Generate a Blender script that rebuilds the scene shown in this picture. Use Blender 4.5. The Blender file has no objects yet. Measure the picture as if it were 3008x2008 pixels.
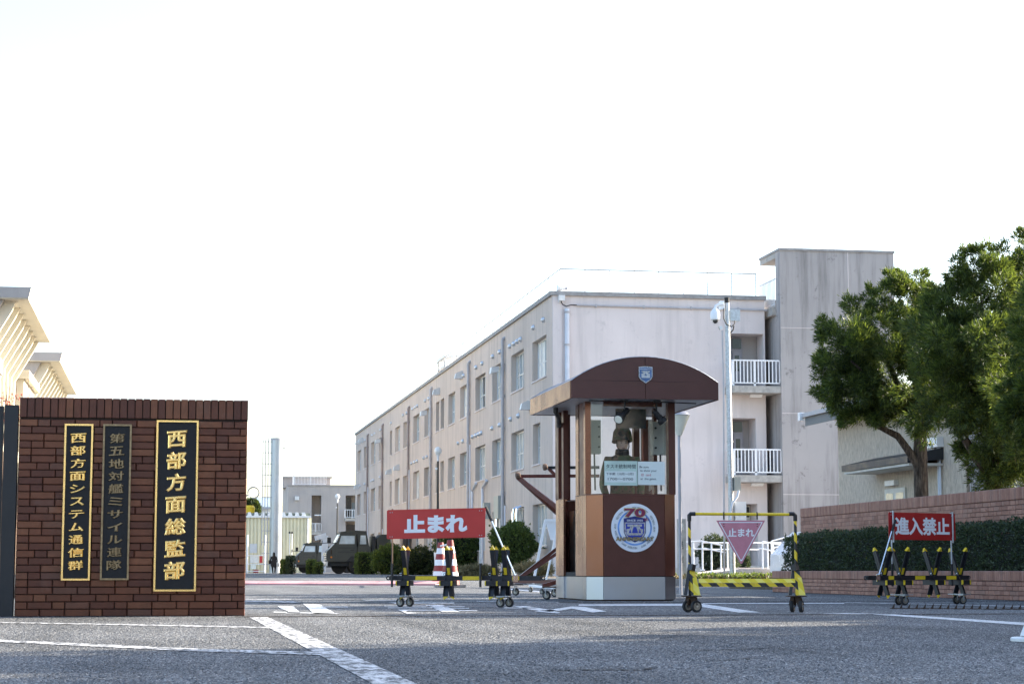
import bpy, bmesh, math, random
import numpy as np
from math import sin, cos, tan, atan, radians, pi, sqrt, atan2
from mathutils import Vector, Matrix
random.seed(7); RNG = np.random.default_rng(7)
scene = bpy.context.scene
COL = scene.collection

# ------------------------------------------------------------------ camera
# Site axes: +Y runs along the long facade, X along the end walls. The camera looks 9.8 deg right of +Y.
F = 5849.0; AZ = radians(9.8); PIT = atan(671 / F); EYE = 0.40
cam_d = bpy.data.cameras.new('camera'); cam = bpy.data.objects.new('camera', cam_d); COL.objects.link(cam)
cam_d.sensor_width = 36.0; cam_d.lens = F / 3008 * 36.0; cam_d.clip_start = 0.1; cam_d.clip_end = 4000
cam.location = (0, 0, EYE); cam.rotation_euler = (pi / 2 + PIT, 0, -AZ)
scene.camera = cam

# ------------------------------------------------------------------ light
SUN_AZ = radians(76); SUN_EL = radians(25)
world = bpy.data.worlds.new('World'); scene.world = world; world.use_nodes = True
wn = world.node_tree.nodes; wl = world.node_tree.links
bg = wn['Background']; sky = wn.new('ShaderNodeTexSky'); sky.sky_type = 'NISHITA'; sky.sun_disc = False
sky.sun_elevation = SUN_EL; sky.sun_rotation = SUN_AZ; sky.air_density = 1.0; sky.dust_density = 2.0; sky.ozone_density = 1.0
wl.new(sky.outputs[0], bg.inputs[0]); bg.inputs[1].default_value = 0.15
sun_d = bpy.data.lights.new('sun', 'SUN'); sun = bpy.data.objects.new('sun', sun_d); COL.objects.link(sun)
sun_d.energy = 4.8; sun_d.angle = radians(0.6); sun_d.color = (1.0, 0.9, 0.74)
SV = Vector((sin(SUN_AZ) * cos(SUN_EL), cos(SUN_AZ) * cos(SUN_EL), sin(SUN_EL)))
sun.rotation_euler = (-SV).to_track_quat('-Z', 'Y').to_euler()
vs = scene.view_settings; vs.view_transform = 'Standard'; vs.look = 'None'; vs.exposure = 1.72; vs.gamma = 1.0
vs.use_curve_mapping = False
scene.cycles.max_bounces = 6; scene.cycles.transparent_max_bounces = 12; scene.cycles.use_denoising = True

# ------------------------------------------------------------------ measuring helpers (photo pixel -> point of the site)
def ray(u, v):
    xc = (u - 1504) / F; yc = -(v - 1004) / F; h = cos(PIT) - yc * sin(PIT); z = sin(PIT) + yc * cos(PIT)
    return (xc * cos(AZ) + h * sin(AZ), -xc * sin(AZ) + h * cos(AZ), z)
def onz(u, v, z=0.0):
    r = ray(u, v); t = (z - EYE) / r[2]; return Vector((r[0] * t, r[1] * t, z))
def ony(u, v, Y):
    r = ray(u, v); t = Y / r[1]; return Vector((r[0] * t, Y, EYE + r[2] * t))
def onx(u, v, X):
    r = ray(u, v); t = X / r[0]; return Vector((X, r[1] * t, EYE + r[2] * t))
def gz(Y):
    """height of the ground at Y"""
    pts = [(-60, 0), (57.6, 0), (58.6, .08), (75, .14), (120, .17), (3000, .17)]
    for (a, b), (c, d) in zip(pts, pts[1:]):
        if Y <= c: return b + (d - b) * max(0, Y - a) / (c - a)
    return .17

# ------------------------------------------------------------------ materials
MATS = {}
def nt(name):
    m = bpy.data.materials.new(name); m.use_nodes = True
    return m, m.node_tree.nodes, m.node_tree.links, m.node_tree.nodes['Principled BSDF']
def ramp(N, stops):
    r = N.new('ShaderNodeValToRGB'); e = r.color_ramp.elements
    while len(e) < len(stops): e.new(0.5)
    for k, (p, c) in enumerate(stops):
        e[k].position = p; e[k].color = (c[0], c[1], c[2], 1) if not isinstance(c, (int, float)) else (c, c, c, 1)
    return r
def pos(N, L, scale=(1, 1, 1)):
    g = N.new('ShaderNodeNewGeometry'); mp = N.new('ShaderNodeMapping'); mp.inputs['Scale'].default_value = scale
    L.new(g.outputs['Position'], mp.inputs['Vector']); return mp.outputs[0]
def noise(N, L, vec, scale, detail=4, rough=.55):
    n = N.new('ShaderNodeTexNoise'); n.inputs['Scale'].default_value = scale; n.inputs['Detail'].default_value = detail
    n.inputs['Roughness'].default_value = rough; L.new(vec, n.inputs['Vector']); return n.outputs[0]
def mixc(N, L, fac, a, b, mode='MIX'):
    m = N.new('ShaderNodeMix'); m.data_type = 'RGBA'; m.blend_type = mode
    for sock, val in ((m.inputs[0], fac), (m.inputs[6], a), (m.inputs[7], b)):
        if isinstance(val, (int, float)): sock.default_value = val
        elif isinstance(val, tuple): sock.default_value = (val[0], val[1], val[2], 1)
        else: L.new(val, sock)
    return m.outputs[2]
def bumpn(N, L, B, h, strength, dist=.01):
    b = N.new('ShaderNodeBump'); b.inputs['Strength'].default_value = strength; b.inputs['Distance'].default_value = dist
    L.new(h, b.inputs['Height']); L.new(b.outputs[0], B.inputs['Normal'])
def M(name, col, rough=.55, metal=0.0, var=.12, scale=4.0, bump=0.0, bscale=60, dirt=0.0, dirtcol=(.06, .05, .04), spec=.5):
    if name in MATS: return MATS[name]
    m, N, L, B = nt(name)
    B.inputs['Roughness'].default_value = rough; B.inputs['Metallic'].default_value = metal
    B.inputs['Specular IOR Level'].default_value = spec
    p = pos(N, L); n = noise(N, L, p, scale)
    lo = tuple(c * (1 - var) for c in col); hi = tuple(min(1, c * (1 + var)) for c in col)
    r = ramp(N, [(.3, lo), (.7, hi)]); L.new(n, r.inputs[0]); c = r.outputs[0]
    if dirt:
        n2 = noise(N, L, p, scale * 2.7, 8, .7); r2 = ramp(N, [(.48, 0.0), (.68, dirt)]); L.new(n2, r2.inputs[0])
        c = mixc(N, L, r2.outputs[0], c, dirtcol)
    L.new(c, B.inputs['Base Color'])
    if var or dirt:
        rr = ramp(N, [(.3, max(0, rough - .08)), (.7, min(1, rough + .08))]); L.new(n, rr.inputs[0]); L.new(rr.outputs[0], B.inputs['Roughness'])
    if bump: bumpn(N, L, B, noise(N, L, p, bscale, 5), bump)
    MATS[name] = m; return m
def plaster(name, col, stain=.35, stainc=(.22, .2, .19), blotch=.55):
    m, N, L, B = nt(name); B.inputs['Roughness'].default_value = .85
    p = pos(N, L); n = noise(N, L, p, .35, 5); r = ramp(N, [(.25, tuple(c * .86 for c in col)), (.75, tuple(min(1, c * 1.06) for c in col))]); L.new(n, r.inputs[0])
    ps = pos(N, L, (1.4, 1.4, .10)); n2 = noise(N, L, ps, 1.6, 8, .68); r2 = ramp(N, [(.47, 0.0), (.8, stain)]); L.new(n2, r2.inputs[0])
    c = mixc(N, L, r2.outputs[0], r.outputs[0], stainc)
    n3 = noise(N, L, p, 1.3, 9, .75); r3 = ramp(N, [(.585 if blotch > .6 else .60, 0.0), (.70, min(1, stain * blotch))]); L.new(n3, r3.inputs[0])
    c = mixc(N, L, r3.outputs[0], c, stainc)
    L.new(c, B.inputs['Base Color']); bumpn(N, L, B, noise(N, L, p, 25, 6), .12, .02)
    MATS[name] = m; return m
def brickmat(name, stops, rough=.35, lumps=(.8, 1.15), spec=.5):
    m, N, L, B = nt(name); B.inputs['Roughness'].default_value = rough; B.inputs['Specular IOR Level'].default_value = spec
    oi = N.new('ShaderNodeObjectInfo'); g = N.new('ShaderNodeNewGeometry'); a = N.new('ShaderNodeMath'); a.operation = 'ADD'
    L.new(oi.outputs['Random'], a.inputs[0]); L.new(g.outputs['Random Per Island'], a.inputs[1])
    fr = N.new('ShaderNodeMath'); fr.operation = 'FRACT'; L.new(a.outputs[0], fr.inputs[0])
    r = ramp(N, stops); L.new(fr.outputs[0], r.inputs[0])
    p = pos(N, L); n = noise(N, L, p, 9, 6, .6); r2 = ramp(N, [(.3, lumps[0]), (.7, lumps[1])]); L.new(n, r2.inputs[0])
    c = mixc(N, L, 1.0, r.outputs[0], r2.outputs[0], 'MULTIPLY'); 
    n3 = noise(N, L, p, 2.2, 8, .7); r3 = ramp(N, [(.58, 0.0), (.75, .22)]); L.new(n3, r3.inputs[0]); c = mixc(N, L, r3.outputs[0], c, (.25, .2, .18))
    L.new(c, B.inputs['Base Color']); bumpn(N, L, B, noise(N, L, p, 120, 4), .15, .004)
    MATS[name] = m; return m
def leafmat(name, dark, light, trans=.35):
    m, N, L, B = nt(name); B.inputs['Roughness'].default_value = .45; B.inputs['Specular IOR Level'].default_value = .35
    g = N.new('ShaderNodeNewGeometry'); r = ramp(N, [(0.0, dark), (.6, tuple((a + b) / 2 for a, b in zip(dark, light))), (1.0, light)])
    L.new(g.outputs['Random Per Island'], r.inputs[0]); L.new(r.outputs[0], B.inputs['Base Color'])
    t = N.new('ShaderNodeBsdfTranslucent'); c2 = mixc(N, L, 1.0, r.outputs[0], (1.6, 1.5, .6), 'MULTIPLY'); L.new(c2, t.inputs[0])
    mx = N.new('ShaderNodeMixShader'); mx.inputs[0].default_value = trans
    L.new(B.outputs[0], mx.inputs[1]); L.new(t.outputs[0], mx.inputs[2]); L.new(mx.outputs[0], N['Material Output'].inputs[0])
    MATS[name] = m; return m
def glassmat(name, tint=(.975, .985, .98), refl=1.0):
    m, N, L, B = nt(name); N.remove(B)
    tr = N.new('ShaderNodeBsdfTransparent'); tr.inputs[0].default_value = (*tint, 1)
    gl = N.new('ShaderNodeBsdfGlossy'); gl.inputs['Roughness'].default_value = .02
    fr = N.new('ShaderNodeFresnel'); fr.inputs[0].default_value = 1.5; mu = N.new('ShaderNodeMath'); mu.operation = 'MULTIPLY'; mu.inputs[1].default_value = refl
    L.new(fr.outputs[0], mu.inputs[0]); mx = N.new('ShaderNodeMixShader'); ge = N.new('ShaderNodeNewGeometry'); sb_ = N.new('ShaderNodeMath'); sb_.operation = 'SUBTRACT'; sb_.inputs[0].default_value = 1.0; L.new(ge.outputs['Backfacing'], sb_.inputs[1]); m3 = N.new('ShaderNodeMath'); m3.operation = 'MULTIPLY'; L.new(mu.outputs[0], m3.inputs[0]); L.new(sb_.outputs[0], m3.inputs[1]); L.new(m3.outputs[0], mx.inputs[0])
    L.new(tr.outputs[0], mx.inputs[1]); L.new(gl.outputs[0], mx.inputs[2]); L.new(mx.outputs[0], N['Material Output'].inputs[0])
    MATS[name] = m; return m
def stripemat(name, a, b, period, direction=(1, 0, 1), dirt=.35):
    """object-space diagonal stripes of two paints"""
    m, N, L, B = nt(name); B.inputs['Roughness'].default_value = .45
    tc = N.new('ShaderNodeTexCoord'); d = N.new('ShaderNodeVectorMath'); d.operation = 'DOT_PRODUCT'
    L.new(tc.outputs['Object'], d.inputs[0]); d.inputs[1].default_value = tuple(x / period for x in direction)
    fr = N.new('ShaderNodeMath'); fr.operation = 'FRACT'; L.new(d.outputs['Value'], fr.inputs[0])
    gt = N.new('ShaderNodeMath'); gt.operation = 'GREATER_THAN'; gt.inputs[1].default_value = .5; L.new(fr.outputs[0], gt.inputs[0])
    c = mixc(N, L, gt.outputs[0], a, b)
    p = pos(N, L); n2 = noise(N, L, p, 30, 8, .7); r2 = ramp(N, [(.52, 0.0), (.66, dirt)]); L.new(n2, r2.inputs[0])
    c = mixc(N, L, r2.outputs[0], c, (.09, .07, .05)); L.new(c, B.inputs['Base Color']); MATS[name] = m; return m

def asphalt(name, base, speck, scale, cracks=True):
    m, N, L, B = nt(name); p = pos(N, L)
    v = N.new('ShaderNodeTexVoronoi'); v.inputs['Scale'].default_value = scale; L.new(p, v.inputs['Vector'])
    sep = N.new('ShaderNodeSeparateColor'); L.new(v.outputs['Color'], sep.inputs[0])
    r = ramp(N, [(0.0, tuple(c * .55 for c in base)), (.45, base), (.8, tuple(c * 1.35 for c in base)), (1.0, speck)]); L.new(sep.outputs[0], r.inputs[0])
    big = noise(N, L, p, .5, 6, .6); rb = ramp(N, [(.3, .66), (.5, 1.0), (.7, 1.25)]); L.new(big, rb.inputs[0])
    c = mixc(N, L, 1.0, r.outputs[0], rb.outputs[0], 'MULTIPLY'); trk = noise(N, L, pos(N, L, (1.5, .1, 1)), 1.0, 5, .6); rt_ = ramp(N, [(.35, .72), (.6, 1.12)]); L.new(trk, rt_.inputs[0]); c = mixc(N, L, 1.0, c, rt_.outputs[0], 'MULTIPLY')
    fine = noise(N, L, p, 14, 8, .7); rf = ramp(N, [(.35, .72), (.65, 1.2)]); L.new(fine, rf.inputs[0])
    c = mixc(N, L, 1.0, c, rf.outputs[0], 'MULTIPLY')
    if cracks:
        wn_ = noise(N, L, p, 1.1, 5, .6); off = N.new('ShaderNodeVectorMath'); off.operation = 'MULTIPLY_ADD'
        cm = N.new('ShaderNodeCombineXYZ'); L.new(wn_, cm.inputs[0]); L.new(fine, cm.inputs[1]); L.new(cm.outputs[0], off.inputs[0]); off.inputs[1].default_value = (1.5, 1.2, 0); L.new(p, off.inputs[2])
        vc = N.new('ShaderNodeTexVoronoi'); vc.feature = 'DISTANCE_TO_EDGE'; vc.inputs['Scale'].default_value = .33; L.new(off.outputs[0], vc.inputs['Vector'])
        rc = ramp(N, [(0.0, .75), (.004, .75), (.009, 0.0)]); L.new(vc.outputs['Distance'], rc.inputs[0])
        msk = noise(N, L, p, .6, 3); rm = ramp(N, [(.46, 0.0), (.58, 1.0)]); L.new(msk, rm.inputs[0])
        k = N.new('ShaderNodeMath'); k.operation = 'MULTIPLY'; L.new(rc.outputs[0], k.inputs[0]); L.new(rm.outputs[0], k.inputs[1])
        c = mixc(N, L, k.outputs[0], c, (.012, .012, .013))
    L.new(c, B.inputs['Base Color']); B.inputs['Roughness'].default_value = .78; B.inputs['Specular IOR Level'].default_value = .35
    bumpn(N, L, B, sep.outputs[1], .55, .006)
    MATS[name] = m; return m

asphalt('asphalt', (.098, .100, .103), (.38, .38, .37), 90)
asphalt('asphalt_far', (.10, .105, .11), (.3, .3, .3), 40, False)
def paintmat():
    m, N, L, B = nt('road_paint'); p = pos(N, L); B.inputs['Roughness'].default_value = .7
    n = noise(N, L, p, 22, 9, .75); r = ramp(N, [(.40, (.09, .095, .1)), (.47, (.55, .56, .57)), (.6, (.74, .75, .76))]); L.new(n, r.inputs[0]); L.new(r.outputs[0], B.inputs['Base Color'])
    v = N.new('ShaderNodeTexVoronoi'); v.inputs['Scale'].default_value = 130; L.new(p, v.inputs['Vector']); sep = N.new('ShaderNodeSeparateColor'); L.new(v.outputs['Color'], sep.inputs[0])
    bumpn(N, L, B, sep.outputs[1], .35, .005); MATS['road_paint'] = m
    m2, N, L, B = nt('road_paint_worn'); p = pos(N, L, (1, .3, 1)); B.inputs['Roughness'].default_value = .75
    n = noise(N, L, p, 16, 9, .8); r = ramp(N, [(.465, (.085, .086, .088)), (.51, (.42, .42, .425)), (.62, (.68, .68, .685))]); L.new(n, r.inputs[0]); L.new(r.outputs[0], B.inputs['Base Color'])
    bumpn(N, L, B, n, .3, .005); MATS['road_paint_worn'] = m2
paintmat()
plaster('plaster_beige', (.60, .51, .45), .6, (.25, .215, .19))
plaster('plaster_pale', (.73, .655, .635), .42, (.32, .29, .285), .8)
plaster('plaster_tower', (.42, .39, .38), .85, (.11, .105, .10), 1.15)
plaster('plaster_grey', (.42, .385, .37), .4)
plaster('plaster_cream', (.72, .66, .54), .1)
plaster('plaster_house', (.52, .475, .42), .15)
brickmat('brick_dark', [(0.0, (.085, .026, .016)), (.35, (.115, .036, .019)), (.7, (.145, .048, .023)), (.9, (.180, .066, .031)), (1.0, (.105, .043, .030))], .36, spec=.35)
brickmat('brick_pink', [(0.0, (.24, .105, .072)), (.4, (.315, .15, .104)), (.75, (.38, .19, .135)), (1.0, (.27, .145, .11))], .65)
M('mortar_dark', (.030, .017, .013), .9); M('mortar_pink', (.13, .085, .07), .9, var=.2, scale=10)
M('brass', (.93, .68, .28), .24, 1.0, .04, 3); M('brass_dull', (.28, .215, .13), .38, .9, .3, 30)
M('sign_black', (.010, .011, .014), .45, 0, .25, 60, .1, 300, spec=.3); M('gate_black', (.012, .014, .017), .5, 0, .3, 3)
M('bronze', (.225, .108, .074), .24, .85, .06, 2); M('bronze_dark', (.098, .028, .018), .38, .12, .15, 5)  # bronze: the booth brown with warm reflected light put into its colour
M('roof_brown', (.088, .032, .025), .42, .15, .15, 3, .04, 3)
M('steel', (.48, .51, .55), .36, 1.0, .05, 2); M('chrome', (.75, .75, .76), .15, 1.0, .05); M('galv', (.46, .49, .52), .42, .7, .25, 18)
M('white_paint', (.78, .78, .77), .45, 0, .05, 6, dirt=.12); M('white_bright', (.82, .83, .85), .4, 0, .03)
M('black_paint', (.014, .015, .019), .4, 0, .3, 20); M('black_rubber', (.02, .02, .021), .75); M('black_plastic', (.012, .012, .013), .45)
M('yellow_paint', (.78, .55, .02), .42, 0, .10, 30, dirt=.2); M('sign_red', (.50, .035, .028), .42, 0, .06, 5); M('sign_red2', (.40, .016, .016), .4, 0, .05, 5)
M('sign_pink', (.53, .20, .255), .45, 0, .08, 12, dirt=.10, dirtcol=(.3, .1, .1)); M('lettering_white', (.80, .81, .84), .5, 0, .03)
M('rust_red', (.115, .028, .02), .45, .1, .3, 20, dirt=.3); M('rust', (.06, .035, .022), .8, .2, .4, 40)
M('wheel_rim', (.28, .25, .21), .5, .5, .2, 30); M('cable', (.012, .012, .013), .5)
M('cone_red', (.26, .02, .02), .5, 0, .12, 20, dirt=.2); M('cone_base', (.30, .25, .22), .8, 0, .2, 10)
M('kerb', (.30, .29, .28), .85, 0, .2, 6, .1, 40); M('kerb_pink', (.62, .30, .30), .8, 0, .25, 1.2, dirt=.25, dirtcol=(.5, .48, .55)); M('concrete', (.40, .385, .36), .85, 0, .2, 5, .1, 30, dirt=.2)
M('tile_floor', (.56, .50, .45), .7, 0, .1, 8); M('soil', (.10, .075, .05), .95, 0, .3, 8, .4, 30)
M('bark_far', (.08, .065, .05), .9)
M('aluminium', (.62, .64, .67), .4, .6, .06); M('pane_light', (.50, .52, .50), .08, 0, .3, .7); M('pane_dark', (.03, .035, .04), .06, 0, .4, .8); M('pane_blue', (.35, .42, .46), .1, 0, .2, .6)
M('door_grey', (.33, .31, .33), .5); M('door_pale', (.52, .52, .48), .5)
M('coping', (.33, .32, .315), .8, 0, .15, 3, dirt=.3); M('pipe_grey', (.43, .42, .44), .5, 0, .1, 4); M('pipe_brown', (.30, .25, .24), .5, 0, .12, 4); M('pipe_pale', (.62, .66, .74), .5, 0, .06, 3)
M('shed_yellow', (.70, .66, .47), .55, .1, .06, 1); M('shed_roof', (.12, .15, .13), .6); M('chimney_steel', (.40, .42, .45), .36, .95, .10, .5)
M('olive', (.055, .058, .050), .5, 0, .15, 1.2); M('olive_canvas', (.060, .062, .055), .9, 0, .25, 1.5, .3, 6); M('tyre', (.018, .018, .019), .85, 0, .2, 10); M('hub', (.04, .04, .042), .6)
M('amber', (.9, .28, .03), .3); M('mirror_glass', (.50, .58, .62), .12, 0, .25, 1.5); M('silver_scuff', (.72, .72, .70), .4, 0, .35, 10)  # truck panes carry a painted sky reflection; nose silver lightened as if sunlit
M('dark_cloth', (.018, .018, .021), .9, 0, .2, 10); M('hair', (.012, .010, .010), .6); M('skin', (.66, .45, .35), .55, 0, .08, 20); M('lips', (.30, .14, .12), .5)
M('paper', (.74, .80, .77), .8, 0, .03, 10); M('paper_green', (.55, .68, .60), .8); M('ink', (.06, .08, .085), .8); M('ink_red', (.45, .12, .14), .8)
M('box_grey', (.40, .41, .37), .5, .1, .06); M('board_white', (.72, .72, .69), .7); M('lamp_glass', (.80, .78, .66), .35); M('globe_white', (.82, .82, .80), .3)
M('emb_white', (.80, .82, .86), .4, 0, .02); M('emb_blue', (.03, .05, .36), .4, 0, .1, 40); M('emb_navy', (.02, .03, .18), .4); M('emb_ring', (.16, .32, .66), .35, 0, .3, 6); M('emb_silver', (.45, .47, .50), .3, .5, .2, 30); M('emb_maroon', (.22, .02, .07), .4); M('emb_gold', (.55, .40, .16), .35, .6); M('shield_blue', (.06, .13, .29), .45, 0, .2, 30, dirt=.3, dirtcol=(.4, .42, .45))
M('house_trim', (.16, .17, .18), .6); M('awning_dark', (.018, .022, .030), .45); M('soffit', (.62, .60, .56), .8)
M('poster_red', (.55, .05, .05), .6); M('car_white', (.80, .81, .83), .22, 0, .02); M('door_light_glass', (.60, .56, .42), .2)
M('bare_twig', (.16, .10, .07), .9); M('red_leaf', (.55, .10, .05), .7); M('yellow_sign', (.75, .50, .02), .5); M('straw', (.22, .18, .09), .95)
leafmat('leaf_podocarpus', (.022, .044, .019), (.155, .205, .058), .45)
leafmat('leaf_hedge', (.022, .040, .026), (.085, .115, .064), .25); leafmat('leaf_bush', (.035, .062, .022), (.145, .195, .06), .4)
leafmat('leaf_clipped', (.022, .036, .012), (.07, .085, .028), .25); leafmat('leaf_far', (.03, .05, .02), (.08, .11, .04), .3)
glassmat('glass'); glassmat('glass_truck', (.6, .68, .7), 1.5)
stripemat('hazard', (.78, .55, .02), (.015, .015, .017), .16, (1, 0, 1), .5); stripemat('hazard_post', (.78, .55, .02), (.015, .015, .017), .17, (1.2, 0, 1), .4)
stripemat('hazard_bright', (.80, .60, .02), (.88, .72, .12), .14, (1, 0, 1), .05)
def barkmat():
    m, N, L, B = nt('bark'); B.inputs['Roughness'].default_value = .95; p = pos(N, L, (1, 1, .16)); n = noise(N, L, p, 26, 8, .7); r = ramp(N, [(.35, (.025, .018, .013)), (.52, (.085, .062, .046)), (.68, (.19, .15, .115))]); L.new(n, r.inputs[0]); L.new(r.outputs[0], B.inputs['Base Color']); bumpn(N, L, B, n, 1.0, .04); MATS['bark'] = m
barkmat()
def camomat():
    m, N, L, B = nt('camouflage'); B.inputs['Roughness'].default_value = .9; tc = N.new('ShaderNodeTexCoord')
    n = noise(N, L, tc.outputs['Object'], 9, 4, .6); r = ramp(N, [(0.0, (.03, .032, .027)), (.40, (.13, .095, .065)), (.5, (.085, .105, .055)), (.62, (.19, .16, .105))]); r.color_ramp.interpolation = 'CONSTANT'
    L.new(n, r.inputs[0]); L.new(r.outputs[0], B.inputs['Base Color']); MATS['camouflage'] = m
camomat()

# ------------------------------------------------------------------ mesh helpers
ORI = {}
class MB:
    def __init__(s): s.v = []; s.f = []
    def poly(s, pts):
        b = len(s.v); s.v += [tuple(p) for p in pts]; s.f.append(tuple(range(b, b + len(pts)))); return s
    def box(s, x0, x1, y0, y1, z0, z1):
        b = len(s.v); s.v += [(x, y, z) for z in (z0, z1) for y in (y0, y1) for x in (x0, x1)]
        s.f += [tuple(b + i for i in q) for q in ((0, 2, 3, 1), (4, 5, 7, 6), (0, 1, 5, 4), (2, 6, 7, 3), (0, 4, 6, 2), (1, 3, 7, 5))]; return s
    def bar(s, p, q, w, h=None, up=(0, 0, 1)):
        p = Vector(p); q = Vector(q); h = h or w; d = (q - p).normalized(); up = Vector(up)
        if abs(d.dot(up)) > .98: up = Vector((0, 1, 0))
        a = d.cross(up).normalized() * w / 2; c = a.cross(d).normalized() * h / 2; b = len(s.v)
        for e in (p, q): s.v += [tuple(e + a * i + c * j) for i, j in ((-1, -1), (1, -1), (1, 1), (-1, 1))]
        s.f += [tuple(b + i for i in t) for t in ((0, 3, 2, 1), (4, 5, 6, 7), (0, 1, 5, 4), (1, 2, 6, 5), (2, 3, 7, 6), (3, 0, 4, 7))]; return s
    def tube(s, path, r, n=8, cap=True):
        P = [Vector(p) for p in path]; R = r if isinstance(r, (list, tuple)) else [r] * len(P); b = len(s.v); prev = None
        for i, p in enumerate(P):
            d = (P[min(i + 1, len(P) - 1)] - P[max(i - 1, 0)]).normalized()
            if prev is None:
                a = d.cross(Vector((0, 0, 1)));  a = a if a.length > .05 else d.cross(Vector((0, 1, 0)))
            else: a = prev - d * prev.dot(d)
            a.normalize(); prev = a; c = d.cross(a)
            s.v += [tuple(p + (a * cos(2 * pi * k / n) + c * sin(2 * pi * k / n)) * R[i]) for k in range(n)]
        for i in range(len(P) - 1):
            for k in range(n): s.f.append((b + i * n + k, b + i * n + (k + 1) % n, b + (i + 1) * n + (k + 1) % n, b + (i + 1) * n + k))
        if cap: s.f.append(tuple(b + k for k in reversed(range(n)))); s.f.append(tuple(b + (len(P) - 1) * n + k for k in range(n)))
        return s
    def cyl(s, p, q, r, r1=None, n=12): return s.tube([p, q], [r, r if r1 is None else r1], n)
    def lathe(s, prof, c=(0, 0, 0), axis=(0, 0, 1), n=20):
        c = Vector(c); ax = Vector(axis).normalized(); a = ax.cross(Vector((0, 0, 1))); a = a if a.length > .05 else Vector((1, 0, 0)); a.normalize(); e = ax.cross(a); b = len(s.v)
        for r, z in prof: s.v += [tuple(c + ax * z + (a * cos(2 * pi * k / n) + e * sin(2 * pi * k / n)) * max(r, .0004)) for k in range(n)]
        for i in range(len(prof) - 1):
            for k in range(n): s.f.append((b + i * n + k, b + i * n + (k + 1) % n, b + (i + 1) * n + (k + 1) % n, b + (i + 1) * n + k))
        s.f.append(tuple(b + k for k in reversed(range(n)))); s.f.append(tuple(b + (len(prof) - 1) * n + k for k in range(n))); return s
    def prism(s, pts, vec):
        P = [Vector(p) for p in pts]; V = Vector(vec); n = len(P); b = len(s.v); s.v += [tuple(p) for p in P] + [tuple(p + V) for p in P]
        s.f.append(tuple(b + k for k in range(n))); s.f.append(tuple(b + n + k for k in reversed(range(n))))
        for k in range(n): s.f.append((b + k, b + n + k, b + n + (k + 1) % n, b + (k + 1) % n))
        return s
    def ring(s, c, R, r, axis=(0, 1, 0), n=20, m=8):
        c = Vector(c); ax = Vector(axis).normalized(); a = ax.cross(Vector((0, 0, 1))); a = a if a.length > .05 else Vector((1, 0, 0)); a.normalize(); e = ax.cross(a); b = len(s.v)
        for k in range(n):
            t = 2 * pi * k / n; d = a * cos(t) + e * sin(t)
            s.v += [tuple(c + d * (R + r * cos(2 * pi * j / m)) + ax * r * sin(2 * pi * j / m)) for j in range(m)]
        for k in range(n):
            for j in range(m): s.f.append((b + k * m + j, b + ((k + 1) % n) * m + j, b + ((k + 1) % n) * m + (j + 1) % m, b + k * m + (j + 1) % m))
        return s
    def xform(s, fn): s.v = [tuple(fn(Vector(p))) for p in s.v]; return s
    def build(s, name, mat, parent=None, kind=None, smooth=30):
        me = bpy.data.meshes.new(name); o = bpy.data.objects.new(name, me); COL.objects.link(o)
        if parent is not None: off = ORI.get(parent.name, Vector((0, 0, 0)))
        else:
            a = np.array(s.v); off = Vector(((a[:, 0].min() + a[:, 0].max()) / 2, (a[:, 1].min() + a[:, 1].max()) / 2, a[:, 2].min())); o.location = off
        me.from_pydata([(p[0] - off[0], p[1] - off[1], p[2] - off[2]) for p in s.v], [], s.f)
        bm = bmesh.new(); bm.from_mesh(me); bmesh.ops.recalc_face_normals(bm, faces=bm.faces); bm.to_mesh(me); bm.free()
        if mat: me.materials.append(MATS[mat])
        if smooth: me.shade_smooth(); me.set_sharp_from_angle(angle=radians(smooth))
        if parent is not None: o.parent = parent
        ORI[o.name] = Vector(off)
        if kind: o['kind'] = kind
        return o
def thing(name, label, cat, loc=(0, 0, 0), rz=0.0, group=None, local=False):
    o = bpy.data.objects.new(name, None); COL.objects.link(o); o.location = loc; o.rotation_euler = (0, 0, rz); o.empty_display_size = .2
    o['label'] = label; o['category'] = cat
    if group: o['group'] = group
    ORI[o.name] = Vector((0, 0, 0)) if local else Vector(loc)
    return o
def tag(o, label, cat, group=None, kind=None):
    o['label'] = label; o['category'] = cat
    if group: o['group'] = group
    if kind: o['kind'] = kind
    return o
def struct(mb, name, mat): return mb.build(name, mat, kind='structure')
def copy_tree(o, parent=None, loc=None, rz=None, label=None):
    c = o.copy(); COL.objects.link(c); c.parent = parent
    if loc is not None: c.location = loc
    if rz is not None: c.rotation_euler = (0, 0, rz)
    if label: c['label'] = label
    for ch in list(o.children): copy_tree(ch, c)
    return c
TCACHE = {}
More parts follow.
